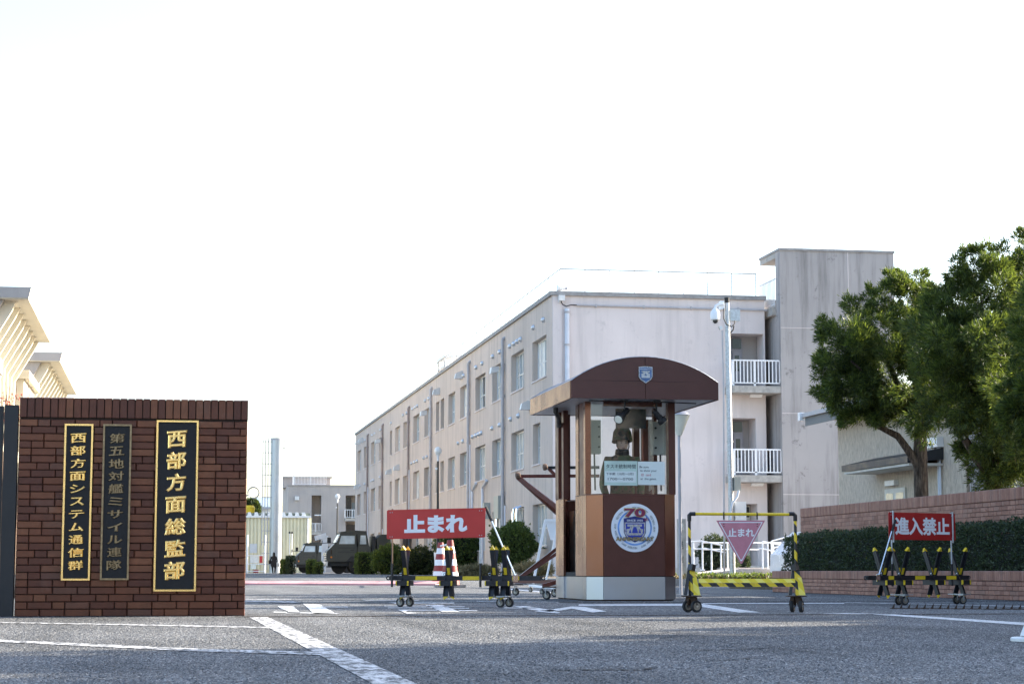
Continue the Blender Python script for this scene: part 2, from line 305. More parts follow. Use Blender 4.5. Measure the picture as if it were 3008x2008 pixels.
def text_mesh(body, w, h, bold=0.0, extrude=.002, res=3, slant=0.0):
    """text as mesh data fitted into a w x h box centred on the origin, lying in XY"""
    key = (body, round(bold, 4))
    if key not in TCACHE:
        sc2 = bpy.data.scenes.new('t'); cu = bpy.data.curves.new('t', 'FONT'); cu.body = body; cu.align_x = 'CENTER'; cu.bevel_depth = bold; cu.bevel_resolution = 0; cu.extrude = .002; cu.resolution_u = res
        o = bpy.data.objects.new('t', cu); sc2.collection.objects.link(o); vl = sc2.view_layers[0]; vl.update(); dg = vl.depsgraph
        me = bpy.data.meshes.new_from_object(o.evaluated_get(dg))
        TCACHE[key] = (np.array([v.co for v in me.vertices]), [tuple(p.vertices) for p in me.polygons])
        bpy.data.objects.remove(o); bpy.data.curves.remove(cu); bpy.data.meshes.remove(me); bpy.data.scenes.remove(sc2)
    a, fs = TCACHE[key]; a = a.copy()
    a[:, 1] += slant * a[:, 0]
    mn = a.min(0); mx = a.max(0); sc = np.array([w / (mx[0] - mn[0]), h / (mx[1] - mn[1]) if h else w / (mx[0] - mn[0])])
    xy = (a[:, :2] - (mn[:2] + mx[:2]) / 2) * sc; zz = (a[:, 2] / mx[2] + 1) * .5 * extrude
    return np.column_stack([xy, zz]), fs
def put_text(mb, body, c, ex, ey, w, h, bold=0.0, extrude=.002, slant=0.0, rot=0.0):
    a, fs = text_mesh(body, w, h, bold, extrude, 3, slant); c = Vector(c); ex = Vector(ex).normalized(); ey = Vector(ey).normalized(); n = ex.cross(ey)
    if rot: ex, ey = ex * cos(rot) + ey * sin(rot), ey * cos(rot) - ex * sin(rot)
    b = len(mb.v); mb.v += [tuple(c + ex * p[0] + ey * p[1] + n * p[2]) for p in a]; mb.f += [tuple(b + i for i in f) for f in fs]; return mb
def text_obj(mb, name, mat, parent):
    return mb.build(name, mat, parent, smooth=0)

def leaf_cloud(name, mat, parent, P, D, L, W, nblade, spread, kind=None, curl=.3):
    """blades: for every tuft at P (n,3) pointing along D, nblade narrow leaves of length L, width W"""
    n = len(P); P = np.repeat(P, nblade, 0); D = np.repeat(D, nblade, 0); m = len(P)
    d = D + RNG.normal(0, spread, (m, 3)); d /= np.linalg.norm(d, axis=1)[:, None]
    s = np.cross(d, RNG.normal(0, 1, (m, 3))); s /= np.linalg.norm(s, axis=1)[:, None]
    up = np.cross(s, d); ln = (L * RNG.uniform(.6, 1.2, m))[:, None]; w = (W * RNG.uniform(.7, 1.2, m))[:, None]
    base = P + RNG.normal(0, L * .25, (m, 3)); mid = base + d * ln * .5 + up * ln * curl * .12; tip = base + d * ln
    V = np.stack([base, mid + s * w / 2, tip, mid - s * w / 2], 1).reshape(-1, 3)
    off = np.array(ORI[parent.name]) if parent is not None else np.array([V[:, 0].mean(), V[:, 1].mean(), V[:, 2].min()])
    V = V - off
    me = bpy.data.meshes.new(name); me.vertices.add(len(V)); me.vertices.foreach_set('co', V.astype(np.float32).ravel())
    me.loops.add(m * 4); me.loops.foreach_set('vertex_index', np.arange(m * 4, dtype=np.int32))
    me.polygons.add(m); me.polygons.foreach_set('loop_start', np.arange(0, m * 4, 4, dtype=np.int32)); me.update(calc_edges=True)
    me.materials.append(MATS[mat]); o = bpy.data.objects.new(name, me); COL.objects.link(o)
    if parent is not None: o.parent = parent
    else: o.location = off
    ORI[o.name] = Vector(off)
    if kind: o['kind'] = kind
    return o
def holed_wall(axis, plane, a0, a1, z0, z1, holes, depth):
    """flat wall with openings; axis 'x': the wall lies in X=plane and faces -X (a runs along Y); axis 'y': in Y=plane, faces -Y. Reveals go inwards by depth."""
    mb = MB(); P = (lambda a, z, d=0: (plane + d, a, z)) if axis == 'x' else (lambda a, z, d=0: (a, plane + d, z))
    A = sorted({a0, a1, *[h[0] for h in holes], *[h[1] for h in holes]}); Z = sorted({z0, z1, *[h[2] for h in holes], *[h[3] for h in holes]})
    for i in range(len(A) - 1):
        run = None
        for j in range(len(Z) - 1):
            am = (A[i] + A[i + 1]) / 2; zm = (Z[j] + Z[j + 1]) / 2
            if any(h[0] < am < h[1] and h[2] < zm < h[3] for h in holes): continue
            mb.poly([P(A[i], Z[j]), P(A[i + 1], Z[j]), P(A[i + 1], Z[j + 1]), P(A[i], Z[j + 1])])
    for h in holes:
        for (p, q) in (((h[0], h[2]), (h[1], h[2])), ((h[1], h[2]), (h[1], h[3])), ((h[1], h[3]), (h[0], h[3])), ((h[0], h[3]), (h[0], h[2]))):
            mb.poly([P(*p), P(*q), P(*q, depth), P(*p, depth)])
    return mb

# ================================================================== GROUND
g = MB()
ys = [-60, 0, 30, 57.6, 58.6, 75, 120, 400, 3000]; xs = [-1500, -60, 0, 60, 1500]
for a, b in zip(ys, ys[1:]):
    for c, d in zip(xs, xs[1:]): g.poly([(c, a, gz(a)), (d, a, gz(a)), (d, b, gz(b)), (c, b, gz(b))])
bm_ = g.build('ground', 'asphalt', kind='structure', smooth=0)
LIFT = [.004]
def flat(name, mat, quads):
    mb = MB(); LIFT[0] += .00012; lift = LIFT[0]
    for q in quads:
        pts = [onz(u, v) for u, v in q]; mb.poly([(p.x, p.y, lift) for p in pts])
    return mb.build(name, mat, kind='structure', smooth=0)
mb = MB().poly([(.735, 2, .004), (.885, 2, .004), (.875, 17.45, .004), (.715, 17.45, .004)])
mb.build('lane_line', 'road_paint_worn', kind='structure', smooth=0)
flat('lane_line', 'road_paint_worn', [[(0, 1879), (0, 1886), (560, 1913), (1025, 1927), (1025, 1918), (560, 1905)]])
flat('lane_line', 'road_paint_worn', [[(0, 1826.5), (0, 1829.5), (310, 1835), (830, 1846), (830, 1842), (310, 1832)]])
flat('lane_line', 'road_paint', [[(2406, 1803), (2560, 1804), (3200, 1850), (3200, 1841), (2620, 1803.5), (2480, 1801)]])
flat('lane_line', 'road_paint', [[(1700, 1774.5), (2060, 1772.5), (2235, 1798.5), (2170, 1799), (2040, 1779), (1700, 1779)]])
flat('lane_line', 'road_paint', [[(2065, 1771), (2480, 1770.5), (2480, 1772.8), (2065, 1773)]])
flat('lane_line', 'road_paint_worn', [[(2480, 1768), (3008, 1779), (3008, 1782), (2480, 1770)]])
flat('lane_line', 'road_paint_worn', [[(721, 1758.5), (855, 1758.5), (855, 1760.5), (721, 1760.5)]])
flat('lane_line', 'road_paint_worn', [[(721, 1763), (860, 1765.5), (880, 1770), (721, 1767)]])
flat('lane_line', 'road_paint_worn', [[(1062, 1761), (1230, 1762), (1230, 1764), (1075, 1763.5)]])
flat('lane_line', 'road_paint_worn', [[(1400, 1766), (1640, 1767), (1640, 1769), (1400, 1768)]])
flat('lane_line', 'road_paint', [[(1480, 1727), (1630, 1739), (1630, 1743), (1470, 1729)]])
# worn word painted on the road, read from the other side
flat('road_lettering', 'road_paint', [[(815, 1779.5), (862, 1781), (884, 1801.5), (838, 1801.5), (848, 1795), (826, 1788)], [(890, 1773), (942, 1776), (985, 1802), (922, 1802)], [(945, 1781.5), (1022, 1782), (1022, 1783.8), (950, 1783.6)], [(804, 1796.5), (1000, 1801.5), (985, 1803), (804, 1799.5)]])
flat('road_lettering', 'road_paint', [[(1129, 1779), (1270, 1779), (1270, 1781), (1129, 1781)], [(1300, 1780), (1365, 1781), (1365, 1783), (1310, 1782.5)], [(1139, 1784.3), (1270, 1784.3), (1290, 1786.3), (1139, 1786.3)], [(1320, 1785), (1378, 1785.5), (1378, 1787.5), (1330, 1787.3)], [(1345, 1791.5), (1402, 1793), (1402, 1795), (1350, 1794.5)], [(1248, 1776.5), (1300, 1776.5), (1352, 1797.5), (1300, 1797.5)], [(1168, 1790.5), (1285, 1791), (1285, 1793.3), (1200, 1793), (1190, 1798), (1230, 1801), (1195, 1802)]])
flat('road_lettering', 'road_paint_worn', [[(1140, 1769), (1335, 1769.5), (1335, 1773), (1160, 1772.6)]])
flat('road_lettering', 'road_paint', [[(1480, 1784.3), (1570, 1785), (1582, 1787), (1480, 1786.6)], [(1505, 1780), (1545, 1779.5), (1608, 1790), (1640, 1793), (1615, 1797), (1560, 1791)], [(1570, 1796), (1592, 1792), (1645, 1798.5), (1640, 1801.5)], [(1600, 1793), (1680, 1781), (1720, 1783), (1782, 1796), (1740, 1799), (1680, 1787.5), (1625, 1797)]])
# coarse aggregate standing proud of the worn asphalt
def aggregate(n, y0, y1, hr, hh):
    d = np.sqrt(RNG.uniform(y0 ** 2, y1 ** 2, n)); a = RNG.uniform(-.268, .268, n) + AZ; X = d * np.sin(a); Y = d * np.cos(a); R = RNG.uniform(*hr, n); H = RNG.uniform(*hh, n); t0 = RNG.uniform(0, 6.28, n)
    V = np.zeros((n, 4, 3))
    for k in range(3): V[:, k, 0] = X + R * np.cos(t0 + k * 2.094) * RNG.uniform(.6, 1.2, n); V[:, k, 1] = Y + R * np.sin(t0 + k * 2.094) * RNG.uniform(.6, 1.2, n)
    V[:, 3, 0] = X + RNG.uniform(-.4, .4, n) * R; V[:, 3, 1] = Y + RNG.uniform(-.4, .4, n) * R; V[:, 3, 2] = H
    idx = (np.arange(n)[:, None] * 4 + np.array([0, 1, 3, 1, 2, 3, 2, 0, 3])[None, :]).ravel().astype(np.int32); me = bpy.data.meshes.new('aggregate'); me.vertices.add(n * 4); me.vertices.foreach_set('co', V.astype(np.float32).ravel())
    me.loops.add(len(idx)); me.loops.foreach_set('vertex_index', idx); me.polygons.add(n * 3); me.polygons.foreach_set('loop_start', np.arange(0, n * 9, 3, dtype=np.int32)); me.update(calc_edges=True); me.materials.append(MATS['aggregate']); return me
def aggmat():
    m, N, L, B = nt('aggregate'); B.inputs['Roughness'].default_value = .7; g = N.new('ShaderNodeNewGeometry'); r = ramp(N, [(0.0, (.062, .064, .067)), (.55, (.115, .117, .12)), (.85, (.185, .187, .188)), (1.0, (.32, .32, .315))]); L.new(g.outputs['Random Per Island'], r.inputs[0])
    p = pos(N, L); big = noise(N, L, p, .5, 6, .6); rb = ramp(N, [(.3, .66), (.5, 1.0), (.7, 1.25)]); L.new(big, rb.inputs[0]); c = mixc(N, L, 1.0, r.outputs[0], rb.outputs[0], 'MULTIPLY'); trk = noise(N, L, pos(N, L, (1.5, .1, 1)), 1.0, 5, .6); rt_ = ramp(N, [(.35, .72), (.6, 1.12)]); L.new(trk, rt_.inputs[0]); L.new(mixc(N, L, 1.0, c, rt_.outputs[0], 'MULTIPLY'), B.inputs['Base Color']); MATS['aggregate'] = m
aggmat()
ao = bpy.data.objects.new('asphalt_aggregate', aggregate(240000, 6.6, 19, (.005, .010), (.0015, .0048))); COL.objects.link(ao); tag(ao, 'coarse grey stones showing in the worn asphalt surface', 'asphalt', kind='stuff')
ao = bpy.data.objects.new('asphalt_aggregate', aggregate(70000, 19, 34, (.010, .018), (.002, .005))); COL.objects.link(ao); tag(ao, 'coarse grey stones in the asphalt further off', 'asphalt', kind='stuff')
def crack(pts, w):
    mb = MB()
    P = []
    for (a, b) in zip(pts, pts[1:]):
        n = max(2, int(abs(b[0] - a[0]) / 14))
        for k in range(n): P.append((a[0] + (b[0] - a[0]) * k / n, a[1] + (b[1] - a[1]) * k / n + random.uniform(-.9, .9), w * random.uniform(.2, .7)))
    for p, q in zip(P, P[1:]): mb.poly([(*onz(p[0], p[1] - p[2])[:2], .0052), (*onz(q[0], q[1] - q[2])[:2], .0052), (*onz(q[0], q[1] + q[2])[:2], .0052), (*onz(p[0], p[1] + p[2])[:2], .0052)])
    mb.build('road_crack', 'crack', kind='structure', smooth=0)
M('crack', (.02, .02, .021), .95)
Zc = lambda x, y: (1300 + x * .727, 1700 + y * .727)
crack([Zc(560, 369), Zc(800, 368), Zc(850, 362), Zc(882, 347)], 2.2); crack([Zc(380, 371), Zc(600, 369)], .9); crack([Zc(1060, 331), Zc(1270, 322)], 1.0); crack([Zc(1000, 291), Zc(1200, 285), Zc(1350, 278), Zc(1500, 298), Zc(1640, 315)], .9); crack([Zc(1620, 268), Zc(1650, 266)], 1.0); crack([Zc(880, 238), Zc(960, 232)], .8)
# gate rail let into the road and a saw cut beyond it
r0 = onz(722, 1811); struct(MB().box(.6, 14, 17.55, 17.585, .0, .006), 'gate_rail', 'rust')
struct(MB().box(.6, 14, 17.60, 17.605, .0, .005), 'gate_rail', 'steel')
struct(MB().box(1.3, 14, 24.9, 24.96, .0, .005), 'road_joint', 'black_rubber')
# pink kerb of the inner drive, block by block
for i in range(9):
    x0 = 0.2 + i * .78; a = Vector((x0, 58.35 - x0 * .62, 0)); b = Vector((x0 + .765, 58.35 - (x0 + .765) * .62, 0)); n = Vector((.53, .85, 0)) * .34
    k = MB().prism([a, b, b + n, a + n], (0, 0, .05)); k.v = [(x, y, z + (.075 if j >= 6 else 0)) if False else (x, y, z) for j, (x, y, z) in enumerate(k.v)]
    k.poly([a + Vector((0, 0, .05)), b + Vector((0, 0, .05)), b + n + Vector((0, 0, .115)), a + n + Vector((0, 0, .115))])
    if i == 0: kp = k.build('kerb', 'kerb_pink', kind='structure')
    else: k.build('kerb_stone', 'kerb_pink', kp)
# raised island with kerb behind the booth
ia = onz(1900, 1721); KY = 50.1
isl = struct(MB().box(10.6, 30, KY + .18, 82.0, 0, .17), 'island', 'soil')
for i in range(32):
    MB().box(10.6 + i * .6, 10.6 + i * .6 + .59, KY, KY + .17, 0, .19).build('kerb_stone', 'kerb', isl)
for i in range(40):
    MB().box(10.42, 10.59, KY + i * .6, KY + i * .6 + .59, 0, .19).build('kerb_stone', 'kerb', isl)

# ================================================================== BRICK HELPERS
def brick_mesh(name, ch=.05):
    """unit brick 1x1x1, front towards -Y, chamfered front edge"""
    me = bpy.data.meshes.new(name); c = ch
    v = [(0, 1, 0), (1, 1, 0), (1, 1, 1), (0, 1, 1), (0, .25, 0), (1, .25, 0), (1, .25, 1), (0, .25, 1), (c * .6, 0, c * 1.3), (1 - c * .6, 0, c * 1.3), (1 - c * .6, 0, 1 - c * 1.3), (c * .6, 0, 1 - c * 1.3)]
    f = [(0, 1, 5, 4), (1, 2, 6, 5), (2, 3, 7, 6), (3, 0, 4, 7), (4, 5, 9, 8), (5, 6, 10, 9), (6, 7, 11, 10), (7, 4, 8, 11), (8, 9, 10, 11)]
    me.from_pydata(v, [], f); return me
BM_D = brick_mesh('brick_dark_mesh'); BM_D.materials.append(MATS['brick_dark']); BM_P = brick_mesh('brick_pink_mesh'); BM_P.materials.append(MATS['brick_pink'])
def add_brick(me, parent, x, y, z, w, d, h, rz=0.0, name='brick'):
    o = bpy.data.objects.new(name, me); COL.objects.link(o); o.parent = parent; off = ORI[parent.name]
    o.location = (x - off[0], y - off[1], z - off[2]); o.scale = (w, d, h); o.rotation_euler = (random.uniform(-.004, .004), 0, rz + random.uniform(-.006, .006)); return o

# ================================================================== GATE WALL (left)
WX0, WX1, WY = -1.297, .70, 18.0
gw = thing('brick_gate_wall', 'low dark glazed brick gate wall carrying three vertical name plates', 'brick wall', ((WX0 + WX1) / 2, WY + .2, 0))
MB().box(WX0 + .006, WX1 - .006, WY + .012, WY + .42, 0, 1.91).build('core', 'mortar_dark', gw)
SH = .195; z = .004; row = 0; CH = (1.928 - SH - .006) / 27
for row in range(27):
    x = WX0; z = .004 + row * CH; first = True; k = row
    while x < WX1 - .01:
        w = .215 if k % 3 else .107
        if first: w = (.215, .107, .16)[row % 3] if row % 2 == 0 else .107
        first = False; k += 1; w = min(w, WX1 - x)
        if WX1 - (x + w) < .05: w = WX1 - x
        add_brick(BM_D, gw, x + .002, WY - random.uniform(0, .003), z, w - .004, .05, CH - .0042); x += w
nS = 30; sw = (WX1 - WX0 + .008) / nS
for i in range(nS): add_brick(BM_D, gw, WX0 - .004 + i * sw + .004, WY - .008 - random.uniform(0, .003), 1.93 - SH + random.uniform(-.0015, .001), sw - .0055, .45, SH)
def name_plate(label, tl, tr, br, bl, text, matf, matc, lean=0):
    Y = WY - .012; p0 = ony(*bl, Y); p1 = ony(*br, Y); p2 = ony(*tr, Y); p3 = ony(*tl, Y)
    x0 = (p0.x + p3.x) / 2; x1 = (p1.x + p2.x) / 2; z0 = (p0.z + p1.z) / 2; z1 = (p2.z + p3.z) / 2; w = x1 - x0; h = z1 - z0; fw = .016
    t = thing('name_plate', label, 'name plate', ((x0 + x1) / 2, Y, z0))
    MB().box(x0 + fw, x1 - fw, Y - .012, Y, z0 + fw, z1 - fw).build('panel', 'sign_black', t)
    f = MB()
    f.prism([(x0, Y - .03, z0), (x0 + fw, Y - .03, z0 + fw), (x0 + fw, Y - .03, z1 - fw), (x0, Y - .03, z1)], (0, .03, 0)); f.prism([(x1, Y - .03, z0), (x1 - fw, Y - .03, z0 + fw), (x1 - fw, Y - .03, z1 - fw), (x1, Y - .03, z1)], (0, .03, 0))
    f.prism([(x0, Y - .03, z0), (x1, Y - .03, z0), (x1 - fw, Y - .03, z0 + fw), (x0 + fw, Y - .03, z0 + fw)], (0, .03, 0)); f.prism([(x0, Y - .03, z1), (x1, Y - .03, z1), (x1 - fw, Y - .03, z1 - fw), (x0 + fw, Y - .03, z1 - fw)], (0, .03, 0))
    f.build('frame', matf, t)
    n = len(text); top = .050 * h if n > 8 else .045 * h; bot = .055 * h; step = (h - top - bot) / n
    for i, ch in enumerate(text):
        zc = z1 - top - (i + .5) * step; cw = min(w * (.60 if n > 8 else .50), step * 1.25); chh = step * (.86 if ch not in 'システムミサイル' else .74)
        m = MB(); put_text(m, ch, ((x0 + x1) / 2 - .004, Y - .0125, zc), (1, 0, 0), (0, 0, 1), cw * random.uniform(.94, 1.02), chh * random.uniform(.94, 1.0), .040, .012, .09); text_obj(m, 'character', matc, t)
S_ = .4847
zz = lambda x, y: (x * S_, 1100 + y * S_)
name_plate('narrow black name plate with bright gold frame and gold characters, leftmost on the brick wall', zz(393, 298), zz(566, 300), zz(545, 1245), zz(370, 1245), '西部方面システム通信群', 'brass', 'brass')
name_plate('narrow black name plate with tarnished dull bronze frame and characters, middle of three', zz(627, 300), zz(800, 302), zz(779, 1243), zz(605, 1243), '第五地対艦ミサイル連隊', 'brass_dull', 'brass_dull')
name_plate('widest and tallest black name plate with gold frame and large gold characters', zz(950, 276), zz(1205, 280), zz(1185, 1312), zz(929, 1310), '西部方面総監部', 'brass', 'brass')
gp = MB().box(-1.425, WX0 - .012, WY - .02, WY + .12, 0, 1.848).build('gate_post', 'gate_black'); tag(gp, 'black steel gate post against the dark brick wall', 'gate post')
gt = thing('sliding_gate', 'black sheet steel sliding gate at the left edge beside the post', 'gate', (-2.4, WY + .05, 0))
MB().box(-3.4, -1.447, WY + .03, WY + .07, .05, 1.832).build('panel', 'gate_black', gt)
MB().box(-3.4, -1.437, WY + .01, WY + .09, 1.79, 1.84).build('top_rail', 'gate_black', gt); MB().box(-1.50, -1.437, WY + .015, WY + .085, .02, 1.79).build('stile', 'gate_black', gt)
for x in (-1.6, -3.2): MB().cyl((x, WY + .03, .05), (x, WY + .07, .05), .05).build('roller', 'steel', gt)

# ================================================================== RIGHT: planter, hedge, brick wall
PX = 11.25; PY0, PY1 = 19.0, 36.35; PZ = .40
def brick_run(parent, me, mat, X, y0, y1, z0, rows, ch, bw, solh, lim):
    """bricks on a wall facing -X, nearest courses first as parts, the rest joined"""
    items = []
    for r in range(rows):
        y = y0 - (.5 * bw if r % 2 else 0); k = r
        while y < y1 - .01:
            a = max(y, y0); b = min(y + bw * (1 if (k % 3) else .5), y1); k += 1; y = y + (b - y)
            if b - a > .02: items.append((a, b, z0 + r * ch, ch))
    sol = []; n = int((y1 - y0) / .068)
    for i in range(n): sol.append((y0 + i * (y1 - y0) / n, y0 + (i + 1) * (y1 - y0) / n, z0 + rows * ch, solh))
    for lst, nm in ((items, 'brick'), (sol, 'coping_brick')):
        vis = sorted([t for t in lst if t[1] > 24.2], key=lambda t: t[0]); hid = [t for t in lst if t[1] <= 24.2]
        for (a, b, z, h) in vis[:lim]:
            o = add_brick(me, parent, X - (.006 if nm == 'coping_brick' else random.uniform(0, .003)), b - .003, z + .003, (b - a) - .006, .05, h - .006, -pi / 2, nm)
        rest = MB()
        for (a, b, z, h) in vis[lim:] + hid:
            d = .006 if nm == 'coping_brick' else random.uniform(0, .003); rest.box(X - d, X + .04, a + .003, b - .003, z + .003, z + h - .003)
        if rest.v: rest.build(nm, mat, parent, kind='stuff', smooth=0)
pl = thing('brick_planter', 'low reddish brick planter wall in front of the long dark hedge', 'planter', (PX + .5, 28, 0))
MB().box(PX + .01, PX + .22, PY0, PY1 - .006, 0, PZ - .01).build('core', 'mortar_pink', pl); MB().box(PX + .22, 12.36, PY0, PY1 - .22, 0, PZ - .06).build('soil', 'soil', pl); MB().box(PX + .01, 12.5, PY1 - .22, PY1 - .006, 0, PZ - .012).build('end_wall', 'mortar_pink', pl)
brick_run(pl, BM_P, 'brick_pink', PX, PY0, PY1, .004, 4, .0625, .20, .145, 300)
uw = thing('brick_boundary_wall', 'reddish brick boundary wall with upright coping bricks behind the hedge', 'brick wall', (12.5, 28, 0))
UX = 12.35; UY1 = 37.97
MB().box(UX + .01, UX + .25, 16, UY1 - .004, 0, 1.615).build('core', 'mortar_pink', uw)
brick_run(uw, BM_P, 'brick_pink', UX, 16, UY1, .80, 9, .0705, .20, .19, 300)
def hedge(name, label, x0, x1, y0, y1, z0, z1, n, mat='leaf_hedge', L=.045, W=.02, parentless=True, core='leaf_core', nb=5, group=None):
    t = thing(name, label, 'hedge', ((x0 + x1) / 2, (y0 + y1) / 2, z0), group=group)
    i = min(.12, (x1 - x0) * .25); mb = MB(); mb.box(x0 + i, x1 - i, y0 + i, y1 - i, z0, z1 - i); mb.build('inner_twigs', core, t)  # solid dark box fills the hedge behind its leaves
    # points over the shell: top, -X face, -Y face, +Y/+X lightly
    A = [((x1 - x0) * (y1 - y0), 'top'), ((y1 - y0) * (z1 - z0), 'nx'), ((x1 - x0) * (z1 - z0), 'ny'), ((y1 - y0) * (z1 - z0) * .35, 'px'), ((x1 - x0) * (z1 - z0), 'py')]; tot = sum(a for a, _ in A); Ps = []; Ds = []
    for a, k in A:
        m = int(n * a / tot); X = RNG.uniform(x0, x1, m); Y = RNG.uniform(y0, y1, m); Z = RNG.uniform(z0, z1, m); d = np.zeros((m, 3)); dep = np.abs(RNG.normal(0, i * .45, m)) - .02
        und = .03 * np.sin(X * 3.1 + Y * 2.3) + .03 * np.sin(Y * 5.3 + Z * 4)
        if k == 'top': Z = z1 - dep + und; d[:, 2] = 1
        if k == 'nx': X = x0 + dep + und; d[:, 0] = -1
        if k == 'ny': Y = y0 + dep + und; d[:, 1] = -1
        if k == 'px': X = x1 - dep; d[:, 0] = 1
        if k == 'py': Y = y1 - dep; d[:, 1] = 1
        d[:, 2] += .35; Ps.append(np.stack([X, Y, Z], 1)); Ds.append(d)
    leaf_cloud('foliage', mat, t, np.concatenate(Ps), np.concatenate(Ds), L, W, nb, .7); return t
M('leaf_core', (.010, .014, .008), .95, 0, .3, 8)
hedge('clipped_hedge', 'long clipped dark green hedge in the brick planter behind the spiked barrier', 11.46, 12.30, 19.3, 36.3, .34, 1.03, 15000, L=.05, W=.022)

# ================================================================== MAIN BUILDING
BX, BY = 16.04, 82.77; BL = 172.6; BT = 12.25
mbd = thing('barracks_building', 'long three-storey beige concrete barracks block with stained end wall and stair tower', 'building', (BX + 4, BY + 10, 0))
top = [(84.13, 87.49), (89.68, 93.06), (95.29, 98.71), (100.91, 104.3), (106.7, 109.93), (111.9, 114.66), (116.46, 117.97), (118.67, 120.09), (122.51, 125.65), (128.21, 131.4), (134.11, 137.12), (139.2, 142.14), (144.17, 145.52), (150.61, 153.35), (155.94, 159.25), (162.44, 165.08), (167.81, 170.91)]
mid = [(85.6, 87.4)] + top[1:]
holes = [(a, b, 8.78, 10.56) for a, b in top] + [(a, b, 5.07, 6.86) for a, b in mid] + [(a, b, 1.45, 3.3) for a, b in top[0:1] + top[1:]]
holed_wall('x', BX, BY, BL, 0, BT - .18, holes, .34).build('facade', 'plaster_beige', mbd, smooth=0)
RX = 25.44   # right end of the end wall
eh = [(22.9, RX - 1.2 + .75, .6, 3.25), (22.9, RX - .46, 4.62, 6.93), (22.9, RX - .46, 8.30, 10.6)]
eh = [(23.72, 25.0, .6, 3.25), (23.72, 24.98, 4.4, 6.93), (23.72, 25.44 - .02, 8.15, 10.6)]
holed_wall('y', BY, BX, RX, 0, BT - .18, eh, 1.1).build('end_wall', 'plaster_pale', mbd, smooth=0)
MB().box(BX + .5, 31.2, BY + 1.15, BL - .1, 0.1, BT - .3).build('core', 'plaster_grey', mbd)
MB().box(BX - .10, RX + .05, BY - .12, BY + .3, BT - .18, BT).build('coping', 'coping', mbd); MB().box(BX - .10, BX + .3, BY + .3, BL, BT - .18, BT).build('coping', 'coping', mbd)
MB().box(BX + .02, BX + .42, BY - .035, BY + .02, .1, BT - .18).build('corner_pier', 'plaster_pale', mbd)
MB().box(RX - .02, RX + .9, BY + 1.0, BY + 1.12, 0, BT).build('return_wall', 'plaster_grey', mbd); MB().box(RX - .06, RX, BY + .004, BY + 1.0, 0.1, BT - .18).build('return_wall', 'plaster_pale', mbd)
for k, (a, b, z0, z1) in enumerate(holes):
    x = BX + .24; w = b - a; mb = MB(); fr = .07
    mb.box(x, x + .08, a, a + fr, z0, z1).box(x, x + .08, b - fr, b, z0, z1).box(x, x + .08, a + fr, b - fr, z0, z0 + fr).box(x, x + .08, a + fr, b - fr, z1 - fr, z1)
    nm = 3 if w > 2.2 else 1
    for i in range(1, nm + 1): yy = a + w * i / (nm + 1); mb.box(x + .012, x + .07, yy - .035, yy + .035, z0 + fr, z1 - fr)
    if nm == 3 or True: mb.box(x + .02, x + .06, a + fr, b - fr, z0 + (z1 - z0) * .42, z0 + (z1 - z0) * .42 + .045)
    win = mb.build('window', 'aluminium', mbd)
    pm = MB()
    for i in range(nm + 1):
        ya = a + w * i / (nm + 1) + .03; yb = a + w * (i + 1) / (nm + 1) - .03; m1 = MB().box(x + .045, x + .055, ya, yb, z0 + fr * .7, z1 - fr * .7)
        m1.build('pane', random.choice(['pane_light', 'pane_light', 'pane_light', 'pane_blue', 'board_white', 'pane_dark']) if i else 'pane_light', win)
    MB().box(BX - .05, BX + .02, a - .06, b + .06, z0 - .07, z0 - .005).build('window_sill', 'plaster_pale', mbd)
for i, y in enumerate((94.84, 106.07, 121.76, 133.31, 149.83, 161.15)):
    zt = 11.55 if i < 3 else 11.3
    mb = MB().cyl((BX - .12, y, .2), (BX - .12, y, zt), .085, n=10)
    for z in np.arange(1, zt, 1.55): mb.cyl((BX - .12, y, z), (BX - .12, y, z + .1), .105, n=10)
    mb.cyl((BX - .12, y, zt), (BX + .02, y, zt + .1), .08, n=8)
    mb.build('downpipe', 'pipe_grey' if i < 3 else 'pipe_brown', mbd)
    MB().cyl((BX - .10, y - .55, .2), (BX - .10, y - .55, 3.5 + 3.6 * (i % 2)), .04, n=6).build('cable_conduit', 'pipe_pale', mbd)
def hood(y, z, r=.13):
    mb = MB(); prof = [(r * cos(t), r * 1.2 * sin(t)) for t in np.linspace(0, pi / 2, 5)]; mb.lathe(prof, (BX - .005, y, z), (-1, 0, -.25), 10); mb.build('vent_hood', 'aluminium', mbd)
for y, z in [(84.6, 11.25), (87.0, 11.2), (90.3, 11.05), (91.2, 11.05), (92.1, 11.05), (93.2, 11.05), (96.2, 11.1), (98.3, 11.1), (101.7, 11.1), (103.8, 11.1), (108.3, 11.1), (109.6, 11.1), (123.3, 11.1), (125, 11.1), (129.0, 11.1), (130.2, 11.1), (131.6, 11.1), (135, 11.1), (137, 11.1), (144.5, 11.1), (152, 11.1), (156, 11.1), (158, 11.1), (163.8, 11.1),
             (90.9, 7.55), (93.0, 7.55), (96.2, 7.5), (98.5, 7.5), (102, 7.5), (102.9, 7.5), (103.9, 7.5), (105.0, 7.5), (108.6, 7.5), (110.4, 7.5), (118, 7.5), (124, 7.5), (125.6, 7.5), (129, 7.5), (130.4, 7.5), (132, 7.5), (152, 7.5), (157, 7.5), (158.6, 7.5), (164, 7.5), (168, 7.5)]: hood(y, z, .13 if y < 110 else .12)
for y, z in [(109.2, 10.98), (118.6, 10.9), (168.6, 11.0), (165.8, 11.0), (139.5, 7.4), (144.5, 7.35), (169.5, 7.3), (88.3, 7.6)]:
    mb = MB(); mb.prism([(BX, y - .3, z), (BX - .45, y - .3, z), (BX - .38, y - .3, z + .28), (BX - .12, y - .3, z + .42), (BX, y - .3, z + .42)], (0, .35, 0)); mb.build('exhaust_cowl', 'aluminium', mbd)
